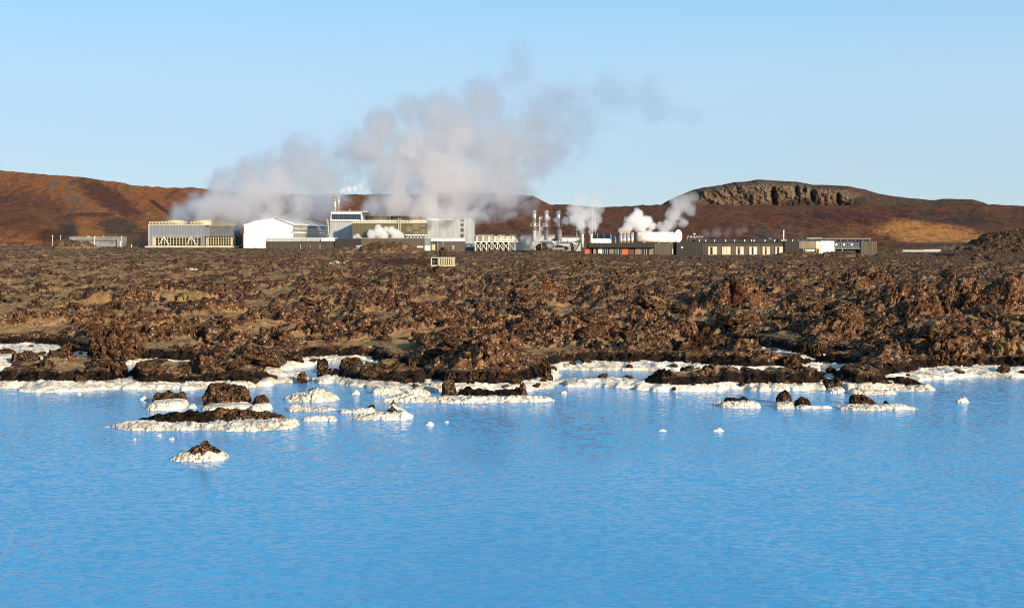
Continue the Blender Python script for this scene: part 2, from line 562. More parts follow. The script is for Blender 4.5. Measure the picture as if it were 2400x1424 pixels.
def poly_sd(X, Y, poly):
    inside = np.zeros(X.shape, bool)
    d2 = np.full(X.shape, 1e9)
    n = len(poly)
    for i in range(n):
        ax, ay = poly[i]
        bx, by = poly[(i + 1) % n]
        ex, ey = bx - ax, by - ay
        t = np.clip(((X - ax) * ex + (Y - ay) * ey) / (ex * ex + ey * ey + 1e-9), 0, 1)
        d2 = np.minimum(d2, (X - ax - t * ex) ** 2 + (Y - ay - t * ey) ** 2)
        if ay != by:
            inside ^= ((ay > Y) != (by > Y)) & (X < (bx - ax) * (Y - ay) / (by - ay) + ax)
    d = np.sqrt(d2)
    return np.where(inside, -d, d)

def far_z(px):
    return np.interp(px, [-600, 0, 600, 1100, 1600, 2100, 2400, 3000], [2.9, 2.8, 2.4, 1.3, 0.35, 0.35, 0.9, 1.2])

def base_level(X, Y):
    px = CX + F * X / Y
    a = np.interp(Y, [40, 56, 70, 100, 150, 260], [0.45, 0.6, 0.95, 1.3, 1.6, 1.9])
    t = sstep(110, 430, Y)
    return a * (1 - t) + far_z(px) * t

def lava_height(X, Y):
    """height, moss, dark, rust, silica of the ground at X, Y"""
    px = CX + F * X / Y
    wx = X + 0.5 * noise2(X / 1.7, Y / 1.7, 901)
    wy = Y + 0.5 * noise2(X / 1.7 + 40, Y / 1.7, 902)
    rugged = 0.8 + 0.28 * sstep(1300, 2000, px) * sstep(250, 120, Y) - 0.12 * sstep(250, 420, Y)
    z = base_level(X, Y)
    z = z + rugged * 0.55 * fbm2(X / 13, Y / 17, 3, 11)
    mnd = np.zeros(X.shape)
    for mx, my, mw, mh, df, zg in MOUNDS:
        d = gdist(my, zg)
        x0, y0 = (mx - CX) * d / F, d
        rx = mw * d / F * 0.5
        ry = rx * df
        ix = np.nonzero((np.abs(X - x0) < 2.0 * rx) & (np.abs(Y - y0 - ry) < 2.0 * ry))[0]
        if not len(ix):
            continue
        xs_, ys_ = X[ix], Y[ix]
        r2 = ((xs_ - x0) / rx) ** 2 + ((ys_ - y0 - ry) / ry) ** 2 + 0.45 * noise2(xs_ / rx * 1.1, ys_ / rx * 1.1, 77) + 0.25 * noise2(xs_ / rx * 2.7, ys_ / rx * 2.7, 78)
        mm_ = np.clip(1 - r2 * 0.62, 0, 1)
        z[ix] += mh * d / F * mm_ ** 0.7
        mnd[ix] = np.maximum(mnd[ix], sstep(0.0, 0.35, mm_))
    f1, f2, hid = worley2(wx / 2.5, wy / 3.0, 21)
    dome = np.sqrt(np.clip(1 - (f1 / 0.72) ** 2, 0, 1)) * (0.25 + 0.75 * hid)
    z = z + rugged * 0.48 * dome - 0.14
    g1, g2, gid, slab = worley2(wx / 0.85, wy / 1.0, 31, True)
    dome2 = np.sqrt(np.clip(1 - (g1 / 0.7) ** 2, 0, 1)) * (0.2 + 0.8 * gid) * 0.55 + np.clip(0.35 + 1.1 * slab, 0, 1) * sstep(0.0, 0.12, g2 - g1) * (0.3 + 0.7 * gid)
    msk = fbm2(X / 2.6 + 5, Y / 5.0, 5, 41, 0.6) + np.interp(px, [0, 900, 1500, 2100, 2400], [0.16, 0.08, 0.02, -0.03, 0.0]) - 0.30 * dome * (hid > 0.62)
    msk = msk + 0.12 * sstep(300, 90, Y) + 0.10 * sstep(120, 220, Y) - 0.10 * sstep(82, 60, Y)
    msk = msk - 0.22 * mnd
    moss = sstep(-0.06, 0.16, msk)
    rk = 1 - moss
    z = z + (0.10 + 0.26 * rk) * (1 - 0.35 * sstep(120, 250, Y)) * dome2
    k1, k2, kid = worley2(wx / 0.42, wy / 0.5, 35)
    z = z + (0.03 + 0.17 * rk) * np.sqrt(np.clip(1 - (k1 / 0.7) ** 2, 0, 1)) * kid
    r1 = fbm2(wx / 0.75, wy / 0.75, 3, 51, 0.55, True)
    z = z + rk * 0.16 * (r1 - 0.2) + 0.06 * fbm2(X / 0.6, Y / 0.7, 3, 61)
    # crevices
    cv = np.abs(noise2(wx / 4.5, wy / 6.0, 71))
    cm = noise2(X / 9, Y / 9, 72)
    cre = sstep(0.075, 0.0, cv) * sstep(-0.05, 0.35, cm)
    z = z - 0.75 * cre
    gap = sstep(0.10, 0.0, f2 - f1) * sstep(-0.2, 0.4, noise2(X / 7 + 9, Y / 7, 73))
    z = z - 0.32 * gap * rk
    # bare track and pit near the striped shed
    rust = sstep(0.30, 0.60, fbm2(X / 6 + 31, Y / 9, 3, 81) + 0.18 * sstep(250, 60, Y) * sstep(1900, 1200, px) - 0.1)
    py_ = YH + F * (HC - 2.0) / Y
    pit = np.exp(-((px - 930) / 90) ** 2 - ((py_ - 611) / 7.0) ** 2)
    rust = np.clip(rust * 0.8 + pit * 1.3, 0, 1)
    z = z * (1 - 0.8 * sstep(0.4, 0.8, pit)) + 0.8 * sstep(0.4, 0.8, pit) * 1.75
    moss = moss * (1 - sstep(0.2, 0.7, pit))
    shd = sstep(1.7, 0.9, np.hypot((px - 1038) / 44, (Y - 203) / 20))
    z = z * (1 - shd) + 1.35 * shd
    # ---- shore
    dark = np.zeros(X.shape)
    sil = np.zeros(X.shape)
    near = Y < 100
    Xn, Yn = X[near], Y[near]
    sd = np.full(Xn.shape, 99.0)
    for p in LAVA:
        sd = np.minimum(sd, poly_sd(Xn, Yn + 0.7, to_ground(p)))
    for p in HOLES:
        sd = np.maximum(sd, -poly_sd(Xn, Yn, to_ground(p)))
    sh = np.full(Xn.shape, 99.0)
    for p in SHELF:
        sh = np.minimum(sh, poly_sd(Xn, Yn, to_ground(p, 0.1)))
    jit = 0.85 * fbm2(Xn / 1.7, Yn / 2.2, 5, 91) + 0.15 * noise2(Xn / 0.35, Yn / 0.35, 92)
    sd = sd + jit
    sh = sh + 0.58 + 0.9 * fbm2(Xn / 1.6, Yn / 2.6, 4, 93)
    s = -sd
    up = sstep(0.0, 0.75, s)
    zin = np.maximum(z[near] - 0.20, 0.25)
    zl = 0.20 + np.minimum(zin, 0.45) * sstep(0.0, 0.6, s) + np.maximum(zin - 0.45, 0) * sstep(0.2, 2.4, s)
    qx, qy = Xn + 0.5 * noise2(Xn / 0.8, Yn / 0.8, 191), Yn + 0.5 * noise2(Xn / 0.8, Yn / 0.8, 192)
    q1, q2, qid = worley2(qx / 0.75, qy / 0.8, 95)
    crag = 0.07 * np.sqrt(np.clip(1 - (q1 / 0.75) ** 2, 0, 1)) * qid + 0.13 * fbm2(Xn / 1.3, Yn / 1.1, 5, 96, 0.6, True)
    skirt = 0.16 - 0.14 * np.clip(sd / 0.6, 0, 1) - 0.9 * sstep(0.5, 1.1, sd) + crag
    shelf = 0.02 + 0.16 * sstep(0.1, -1.2, sh) - 0.75 * sstep(0.0, 0.7, sh) + crag + 0.04 * fbm2(Xn / 2.3, Yn / 3, 3, 97)
    shelf = np.where(sh < 0.8, shelf, -0.8)
    zo = np.maximum(skirt, shelf)
    zn = np.where(s > 0, zl, zo)
    z = z.copy()
    z[near] = zn
    sil[near] = np.clip(0.5 - s * 2.6 - (zn - 0.26) * 0.7, 0, 1)
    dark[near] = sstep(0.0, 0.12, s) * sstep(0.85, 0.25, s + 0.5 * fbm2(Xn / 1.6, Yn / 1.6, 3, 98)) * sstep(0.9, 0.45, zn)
    moss[near] *= sstep(0.3, 1.3, s)
    rust[near] *= sstep(0.3, 1.3, s)
    return z, moss, dark, rust, sil

def build_field():
    ys = np.concatenate([np.linspace(45, 80, 270, endpoint=False), 80 * (640 / 80) ** np.linspace(0, 1, 440)])
    a = np.linspace(-0.50, 0.50, 1080)
    Y, A = np.meshgrid(ys, a, indexing='ij')
    X = A * Y
    z, moss, dark, rust, sil = lava_height(X.ravel(), Y.ravel())
    x, y = X.ravel().copy(), Y.ravel().copy()
    zg = z.reshape(Y.shape)
    zs = zg.copy()
    zs[1:-1, 2:-2] = (zg[:-2, 2:-2] + zg[2:, 2:-2] + zg[1:-1, :-4] + zg[1:-1, 4:]) / 4
    sx_ = np.gradient(zs, axis=1) / np.gradient(X, axis=1)
    sy_ = np.gradient(zs, axis=0) / np.gradient(Y, axis=0)
    moss = moss * sstep(0.95, 0.45, np.hypot(sx_, sy_)).ravel()
    # rough crests lean forward and break sideways, so edges overhang
    bl = base_level(x, y)
    h = np.clip(z - bl, -0.5, 2.5)
    k = (1 - sil) * sstep(0.2, 0.6, z)
    lean = 0.55 * h * k * sstep(420, 120, y)
    x2 = x + lean * 0.25 + 0.10 * noise2(x / 0.45, y / 0.45 + z * 2, 111) * (1 - moss * 0.7)
    y2 = y - lean + 0.12 * noise2(x / 0.45 + 30, y / 0.45 + z * 2, 112) * (1 - moss * 0.7)
    nr, nc = Y.shape
    f = grid_faces(nr, nc)
    keep = (z[f] > -0.45).any(1)
    f = f[keep]
    used = np.zeros(nr * nc, bool)
    used[f.ravel()] = True
    idx = np.cumsum(used) - 1
    v = np.stack([x2, y2, z], 1)[used]
    o = mesh_obj("lava_field", v, idx[f], M_FIELD, smooth=True)
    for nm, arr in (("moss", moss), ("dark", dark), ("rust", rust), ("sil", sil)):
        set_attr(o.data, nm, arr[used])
    tag(o, kind='structure')
    o['label'] = "mossy brown lava field with white silica along the water"
    return o
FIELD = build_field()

# ------------------------------------------------------------------ water and wide ground
def ramp_of(n, l, src):
    r = ramp(n, [(0.3, 0.25), (0.7, 1.0)])
    l.new(src, r.inputs[0])
    return r.outputs[0]

def make_water():
    m, n, l, b = new_mat("milky_water")
    tc = N(n, "ShaderNodeTexCoord")
    def layer(sx, sy, rot, det, amp_x, amp_y, dist=0.4):
        mp = N(n, "ShaderNodeMapping")
        mp.inputs['Scale'].default_value = (sx, sy, 1)
        mp.inputs['Rotation'].default_value = (0, 0, math.radians(rot))
        l.new(tc.outputs['Object'], mp.inputs[0])
        t = N(n, "ShaderNodeTexNoise", i_Scale=1.0, i_Detail=det, i_Roughness=0.5, i_Distortion=dist)
        l.new(mp.outputs[0], t.inputs['Vector'])
        v = N(n, "ShaderNodeVectorMath", operation='SUBTRACT')
        l.new(t.outputs['Color'], v.inputs[0])
        v.inputs[1].default_value = (0.5, 0.5, 0.5)
        k = N(n, "ShaderNodeVectorMath", operation='MULTIPLY')
        l.new(v.outputs[0], k.inputs[0])
        k.inputs[1].default_value = (amp_x, amp_y, 0.0)
        return k.outputs[0]
    a1 = layer(5.0, 10.0, -8, 2.0, 0.80, 2.6)
    a2 = layer(1.9, 5.2, -10, 3.0, 0.34, 1.0)
    ad = N(n, "ShaderNodeVectorMath", operation='ADD')
    l.new(a1, ad.inputs[0])
    l.new(a2, ad.inputs[1])
    mp3 = N(n, "ShaderNodeMapping")
    mp3.inputs['Scale'].default_value = (0.16, 0.07, 1)
    mp3.inputs['Rotation'].default_value = (0, 0, math.radians(35))
    l.new(tc.outputs['Object'], mp3.inputs[0])
    n3 = N(n, "ShaderNodeTexNoise", i_Scale=1.0, i_Detail=3.0)
    l.new(mp3.outputs[0], n3.inputs['Vector'])
    calm = ramp(n, [(0.35, 0.42), (0.62, 1.0)])
    l.new(n3.outputs[0], calm.inputs[0])
    lim = N(n, "ShaderNodeVectorMath", operation='MINIMUM')      # wind waves: short steep fronts, long gentle backs
    l.new(ad.outputs[0], lim.inputs[0])
    lim.inputs[1].default_value = (9, 0.055, 9)
    sc = N(n, "ShaderNodeVectorMath", operation='SCALE')
    l.new(lim.outputs[0], sc.inputs[0])
    l.new(mth(n, l, 'MULTIPLY', calm.outputs[0], attr(n, 'calm').outputs['Fac']), sc.inputs['Scale'])
    up = N(n, "ShaderNodeVectorMath", operation='ADD')
    l.new(sc.outputs[0], up.inputs[0])
    up.inputs[1].default_value = (0, 0, 1)
    nm = N(n, "ShaderNodeVectorMath", operation='NORMALIZE')
    l.new(up.outputs[0], nm.inputs[0])
    l.new(nm.outputs[0], b.inputs['Normal'])
    c = mixc(n, l, n3.outputs[0], (0.036, 0.225, 0.435), (0.058, 0.270, 0.500))
    # paler, cloudier water over the white silica shallows
    sh = mth(n, l, 'MULTIPLY', mth(n, l, 'SUBTRACT', 1.0, attr(n, 'calm').outputs['Fac']), ramp_of(n, l, n3.outputs[0]))
    c = mixc(n, l, sh, c, (0.16, 0.34, 0.50))
    l.new(c, b.inputs['Base Color'])
    b.inputs['Roughness'].default_value = 0.13
    b.inputs['IOR'].default_value = 1.33
    b.inputs['Specular IOR Level'].default_value = 0.35
    return m
M_WATER = make_water()
def build_water():
    ys = np.concatenate([[-150, -40], np.linspace(0, 90, 91), [140]])
    xs = np.concatenate([[-160, -90], np.linspace(-50, 50, 101), [90, 160]])
    Yg, Xg = np.meshgrid(ys, xs, indexing='ij')
    v = np.stack([Xg.ravel(), Yg.ravel(), np.zeros(Xg.size)], 1)
    o = mesh_obj("water", v, grid_faces(*Yg.shape), M_WATER, smooth=True)
    set_attr(o.data, "calm", 1.0 - 0.6 * sstep(42, 57, Yg.ravel()))
    tag(o, "milky pale blue lagoon water with fine wind ripples", kind='structure')
build_water()
gm = paint("wide_ground", (0.07, 0.05, 0.035), 0.95, streak=False)
gv = [(math.cos(t * math.pi / 24) * 6000, math.sin(t * math.pi / 24) * 6000, -1.6) for t in range(48)]
g = mesh_obj("ground", gv, [tuple(range(48))], gm)
tag(g, kind='structure')
# ------------------------------------------------------------------ hills and the flat mountain behind
def make_hill_mat(name, sc):
    m, n, l, b = new_mat(name)
    tc = N(n, "ShaderNodeTexCoord")
    a = attr(n, 'Col')
    n1 = N(n, "ShaderNodeTexNoise", i_Scale=0.12 * sc, i_Detail=8.0, i_Roughness=0.72)
    l.new(tc.outputs['Object'], n1.inputs['Vector'])
    v1 = N(n, "ShaderNodeTexVoronoi", i_Scale=0.28 * sc)
    l.new(tc.outputs['Object'], v1.inputs['Vector'])
    n2 = N(n, "ShaderNodeTexNoise", i_Scale=0.55 * sc, i_Detail=5.0, i_Roughness=0.75)
    l.new(tc.outputs['Object'], n2.inputs['Vector'])
    r = ramp(n, [(0.32, 0.35), (0.5, 1.0), (0.66, 1.6)])
    l.new(mth(n, l, 'ADD', mth(n, l, 'MULTIPLY', n1.outputs[0], 0.5), mth(n, l, 'MULTIPLY', n2.outputs[0], 0.5)), r.inputs[0])
    c = mixc(n, l, 1.0, a.outputs['Color'], r.outputs[0], 'MULTIPLY')
    sp = N(n, "ShaderNodeSeparateColor")
    l.new(v1.outputs['Color'], sp.inputs[0])
    f = ramp(n, [(0.86, 0.0), (0.97, 1.0)])
    l.new(sp.outputs[0], f.inputs[0])
    c = mixc(n, l, mth(n, l, 'MULTIPLY', f.outputs[0], 0.22), c, (0.20, 0.15, 0.11))
    c = mixc(n, l, 1.0, c, (0.76, 0.74, 0.72), 'MULTIPLY')
    l.new(c, b.inputs['Base Color'])
    b.inputs['Roughness'].default_value = 0.95
    b.inputs['Specular IOR Level'].default_value = 0.1
    bp = N(n, "ShaderNodeBump", i_Strength=0.8, i_Distance=3.0 / sc)
    l.new(n1.outputs[0], bp.inputs['Height'])
    v2 = N(n, "ShaderNodeTexNoise", i_Scale=0.35 * sc, i_Detail=4.0, i_Roughness=0.7)
    l.new(tc.outputs['Object'], v2.inputs['Vector'])
    q = N(n, "ShaderNodeVectorMath", operation='MULTIPLY_ADD')
    l.new(v2.outputs['Color'], q.inputs[0])
    q.inputs[1].default_value = (1.5, 1.5, 1.5)
    q.inputs[2].default_value = (-0.75, -0.75, -0.75)
    ad = N(n, "ShaderNodeVectorMath", operation='ADD')
    l.new(bp.outputs[0], ad.inputs[0])
    l.new(q.outputs[0], ad.inputs[1])
    nm = N(n, "ShaderNodeVectorMath", operation='NORMALIZE')
    l.new(ad.outputs[0], nm.inputs[0])
    l.new(nm.outputs[0], b.inputs['Normal'])
    return m

def blob(px, py, cx, cy, rx, ry, rot=0.0, soft=0.35):
    c, s = math.cos(rot), math.sin(rot)
    u = ((px - cx) * c + (py - cy) * s) / rx
    v = (-(px - cx) * s + (py - cy) * c) / ry
    nz = 0.45 * fbm2(px / 22, py / 9, 3, 301) + 0.25 * noise2(px / 6, py / 4, 305)
    return sstep(1 + soft, 1 - soft, np.sqrt(u * u + v * v) + nz)

RIDGE_PX = [-900, -400, 0, 50, 100, 155, 200, 250, 300, 350, 430, 480, 560, 650, 760, 900, 1050, 1183, 1225, 1250, 1268, 1290, 1330, 1420, 1540, 1700, 2000, 2330, 2400, 2900, 3400]
RIDGE_PY = [398, 400, 405, 409, 414, 417, 421, 430, 437, 442, 444, 449, 456, 461, 463, 462, 459, 459, 462, 465, 475, 485, 486, 489, 487, 484, 486, 486, 487, 480, 485]

def build_hill():
    px = np.linspace(-900, 3400, 1500)
    prof_v = np.concatenate([np.linspace(0, 1, 230), np.linspace(1.01, 1.5, 12)])
    V, PX = np.meshgrid(prof_v, px, indexing='ij')
    A = (PX - CX) / F
    ridge = 6 + (YH - np.interp(PX, RIDGE_PX, RIDGE_PY)) * 0.5
    ridge = ridge + 1.3 * fbm2(PX / 60, np.full_like(PX, 2.0), 4, 201)
    left = sstep(560, 380, PX)
    # distance along the slope: base 640 m, ridge 1500 m
    D = 640 + 860 * np.minimum(V, 1.0) + np.clip(V - 1, 0, 1) * 900
    t = np.clip(V, 0, 1)
    gen = 0.30 * sstep(0.0, 0.45, t) + 0.70 * sstep(0.20, 1.0, t) ** 0.9
    ter = 0.25 * sstep(0.02, 0.22, t) + 0.75 * sstep(0.34, 1.0, t) ** 0.85
    sh = gen * (1 - left) + ter * left
    Z0 = far_z(PX) * 0.9 - 0.5
    Z = Z0 + (ridge - Z0) * sh
    X = A * D
    # mounds in front of the ridge
    def mound(mx, md, wx, wd, hh):
        x0 = (mx - CX) * md / F
        r2 = ((X - x0) / wx) ** 2 + ((D - md) / wd) ** 2
        return hh * np.exp(-r2) 
    Z = Z + mound(2050, 860, 62, 90, 9.5) + mound(1880, 900, 70, 90, 6.0) + mound(1690, 880, 60, 80, 4.0) + mound(740, 1000, 45, 100, 8) + mound(1180, 980, 40, 100, 6) + mound(1420, 940, 50, 80, 3)
    pit = mound(108, 720, 7, 25, 4.5) + mound(300, 705, 12, 26, 3.0)
    Z = Z - pit * left
    rel = sstep(0, 0.12, t) * (1 - 0.7 * sstep(0.9, 1.0, t))
    Z = Z + rel * (3.2 * fbm2(X / 55, D / 120, 4, 211) + 1.6 * fbm2(X / 18 + D / 90, D / 75, 3, 221, 0.5, True) + 0.5 * fbm2(X / 6, D / 9, 3, 231))
    Z = np.where(V > 1.0, Z - (V - 1) * 70, Z)
    v = np.stack([X.ravel(), D.ravel(), Z.ravel()], 1)
    o = mesh_obj("hill", v, grid_faces(*V.shape), make_hill_mat("hill_soil", 1.0), smooth=True)
    # soil colours where they lie on the slope
    p = PX.ravel()
    q = (YH + F * (HC - Z) / D).ravel()
    base_l = np.array([0.265, 0.100, 0.026])
    base_r = np.array([0.130, 0.050, 0.022])
    tt = sstep(600, 1100, p)[:, None]
    col = base_l * (1 - tt) + base_r * tt
    def lay(mask, c, amt=1.0):
        nonlocal col
        k = (mask * amt)[:, None]
        col = col * (1 - k) + np.array(c) * k
    streak = fbm2((p + 1.2 * q) / 26, (q - 0.5 * p) / 60, 4, 241)
    lay(sstep(0.05, 0.45, streak), (0.085, 0.036, 0.022), 0.6)
    lay(sstep(0.1, 0.5, fbm2(p / 40, q / 14, 4, 251)), (0.125, 0.085, 0.050), 0.45 )
    lay(blob(p, q, 60, 500, 130, 55, 0.25), (0.075, 0.036, 0.022), 0.75)
    lay(blob(p, q, 255, 465, 85, 24, 0.52), (0.060, 0.025, 0.016), 0.85)
    lay(blob(p, q, 165, 455, 75, 20, 0.6, 0.5) * sstep(-0.05, 0.2, streak), (0.150, 0.115, 0.075), 0.8)
    lay(blob(p, q, 375, 485, 30, 5, 0.6), (0.05, 0.02, 0.016), 0.9)
    lay(blob(p, q, 215, 503, 60, 5), (0.06, 0.024, 0.016), 0.8)
    lay(blob(p, q, 230, 545, 120, 30), (0.26, 0.115, 0.032), 0.85)
    lay(blob(p, q, 158, 535, 22, 34, -0.6), (0.046, 0.040, 0.028), 0.9)
    lay(blob(p, q, 275, 530, 45, 20), (0.052, 0.040, 0.026), 0.9)
    lay(blob(p, q, 330, 560, 60, 22), (0.048, 0.036, 0.028), 0.8)
    lay(blob(p, q, 115, 552, 30, 16), (0.040, 0.022, 0.018), 0.9)
    lay(blob(p, q, 110, 505, 55, 12, 0.3), (0.19, 0.075, 0.025), 0.5)
    lay(blob(p, q, 715, 508, 55, 26, 0.4), (0.19, 0.085, 0.030), 0.7)
    lay(blob(p, q, 2180, 548, 130, 26, 0.14), (0.47, 0.215, 0.06), 0.9)
    lay(blob(p, q, 1990, 545, 30, 26, 0.3), (0.20, 0.10, 0.04), 0.6)
    lay(blob(p, q, 1850, 548, 45, 16), (0.17, 0.085, 0.055), 0.6)
    lay(blob(p, q, 1790, 552, 30, 18), (0.10, 0.075, 0.062), 0.6)
    lay(blob(p, q, 2000, 510, 90, 18, 0.1), (0.058, 0.022, 0.016), 0.75)
    lay(blob(p, q, 2220, 510, 120, 14, 0.1), (0.045, 0.030, 0.022), 0.7)
    lay(sstep(0.12, 0.4, fbm2(p / 70 + 3, q / 20, 4, 261)) * sstep(1200, 1500, p), (0.20, 0.062, 0.020), 0.6)
    lay(blob(p, q, 2250, 574, 180, 6), (0.06, 0.038, 0.03), 0.8)
    set_col(o.data, "Col", col)
    tag(o, "red brown volcanic hillside with sandy and dark streaks", kind='structure')
build_hill()

MT_PX = [1480, 1539, 1565, 1594, 1622, 1650, 1690, 1721, 1750, 1777, 1830, 1871, 1905, 1945, 1984, 2025, 2062, 2100, 2137, 2190, 2212, 2250, 2280, 2305, 2332, 2380]
MT_PY = [492, 486, 470, 456, 446, 439, 434, 427, 425, 421, 424, 426, 433, 434, 436, 443, 454, 460, 464, 469, 465, 466, 467, 474, 486, 492]
def build_mountain():
    px = np.linspace(1480, 2380, 720)
    vv = np.concatenate([np.linspace(0, 1, 150), np.linspace(1.02, 1.6, 10)])
    V, PX = np.meshgrid(vv, px, indexing='ij')
    t = np.clip(V, 0, 1)
    top = 6 + (YH - np.interp(PX, MT_PX, MT_PY)) * 0.8
    top = top + 1.2 * fbm2(PX / 40, np.zeros_like(PX), 4, 401)
    z0 = 40.0
    cliff = sstep(1600, 1660, PX) * sstep(2060, 1960, PX)
    Z = z0 + (top - z0) * t
    run = 260 * t * (1 - cliff) + cliff * (150 * sstep(0, 0.30, t) + 30 * t + 70 * sstep(0.82, 1.0, t))
    D = 2150 + run
    # buttresses, gullies and slots in the face
    zz = Z
    xx = (PX - CX) * 2300 / F
    but = fbm2(xx / 75 + zz / 70, zz / 80, 3, 411, 0.55, True) * 7 + fbm3(xx / 17, zz / 17 + xx / 60, zz * 0, 4, 421, 0.6, True) * 6 + fbm2(xx / 6, zz / 6, 4, 431, 0.65) * 6
    slot = np.zeros_like(xx)
    for sx, sy, sw, shh in ((1812, 462, 7, 22), (1866, 446, 5, 14), (1884, 442, 5, 10), (1902, 455, 6, 18), (1964, 466, 5, 12)):
        lean = (sx - PX) - (sy - (YH - (Z - 6) / 0.78)) * (0.35 if sx < 1750 else 0.1)
        slot += np.exp(-(lean / sw) ** 2 - (((YH - (Z - 6) / 0.78) - sy) / shh) ** 4)
    D = D - but * cliff * sstep(0.0, 0.15, t) + 20 * np.clip(slot, 0, 1.2) * cliff
    D = D - 4 * fbm2(xx / 30, zz / 20, 4, 441) * (1 - cliff)
    Z = np.where(V > 1, Z - (V - 1) * 60, Z)
    D = np.where(V > 1, D + (V - 1) * 600, D)
    A = (PX - CX) / F
    X = A * D
    v = np.stack([X.ravel(), D.ravel(), Z.ravel()], 1)
    o = mesh_obj("mountain", v, grid_faces(*V.shape), make_hill_mat("mountain_rock", 0.6), smooth=True)
    p, q = PX.ravel(), (YH + F * (HC - Z) / D).ravel()
    col = np.tile(np.array([0.090, 0.052, 0.032]), (len(p), 1))
    def lay(mask, c, amt=1.0):
        nonlocal col
        k = (mask * amt)[:, None]
        col = col * (1 - k) + np.array(c) * k
    tl = t.ravel()
    nz = fbm2(p / 18 + q / 30, q / 12, 5, 451, 0.6)
    rockm = np.maximum.reduce([blob(p, q, 1715, 460, 75, 24, 0.05, 0.25), blob(p, q, 1790, 450, 60, 24, 0, 0.3), blob(p, q, 1868, 448, 45, 16, 0.1, 0.3), blob(p, q, 1850, 462, 22, 16, 0, 0.3), blob(p, q, 1955, 459, 55, 14, 0.12, 0.3)])
    rockm = rockm * sstep(0.99, 0.9, tl)
    lay(rockm, (0.150, 0.112, 0.076), 1.0)
    lay(rockm * sstep(0.02, 0.35, nz), (0.062, 0.043, 0.029), 0.9)
    lay(rockm * sstep(-0.1, -0.4, nz), (0.20, 0.155, 0.09), 0.7)
    for sx, sy, lx in ((1690, 462, -0.9), (1716, 456, -0.9), (1738, 450, -0.8)):
        ln = np.abs((p - sx) + (q - sy) * -lx * -1.0)
        lay(sstep(4.5, 1.5, ln + 3 * noise2(p / 9, q / 9, 471)) * sstep(30, 20, np.abs(q - sy)), (0.020, 0.015, 0.012), 0.8)
    lay(blob(p, q, 1880, 478, 46, 12, 0), (0.045, 0.033, 0.026), 0.95)
    lay(blob(p, q, 1800, 485, 30, 6, 0), (0.05, 0.036, 0.028), 0.9)
    lay(blob(p, q, 1985, 480, 75, 10, -0.3), (0.055, 0.038, 0.028), 0.9)
    lay(sstep(2030, 2150, p) * sstep(-0.2, 0.3, fbm2(p / 30, q / 8, 3, 461)), (0.060, 0.048, 0.032), 0.7)
    set_col(o.data, "Col", col)
    tag(o, "flat topped rocky mountain with tan cliffs behind the slope", kind='structure')
build_mountain()

def build_dark_ridge():
    """dark heap of lava blocks right of the dark building"""
    px = np.linspace(2235, 2720, 420)
    vv = np.linspace(0, 1.4, 150)
    V, PX = np.meshgrid(vv, px, indexing='ij')
    top_y = np.interp(PX, [2235, 2262, 2285, 2310, 2330, 2360, 2400, 2500, 2720], [590, 580, 570, 556, 551, 548, 545, 540, 565])
    D = 380 + 40 * V
    zt = HC - (top_y - YH) * 420 / F
    Z = 1.2 + (zt - 1.2) * np.where(V <= 1, sstep(0, 1, V) , 1 - (V - 1) * 1.5)
    X = (PX - CX) / F * D
    f1, f2, hid = worley2(X / 2.2, D / 2.6, 503)
    Z = Z + sstep(0, 0.2, V) * (1.3 * (1 - f1) * hid + 0.9 * fbm2(X / 3, D / 3, 4, 501, 0.6, True) + 0.5 * fbm2(X / 0.9, D / 0.9, 3, 507))
    v = np.stack([X.ravel(), D.ravel(), Z.ravel()], 1)
    o = mesh_obj("terrain", v, grid_faces(*V.shape), M_FIELD, smooth=True)
    for nm, val in (("moss", 0.0), ("dark", 0.42), ("rust", 0.0), ("sil", 0.0)):
        set_attr(o.data, nm, np.full(len(v), val))
    tag(o, "dark lava ridge rising at the right edge behind the field", kind='structure')
M_RIDGE = paint("dark_scoria", (0.034, 0.027, 0.022), 0.95, wear=0.3, streak=False)
build_dark_ridge()
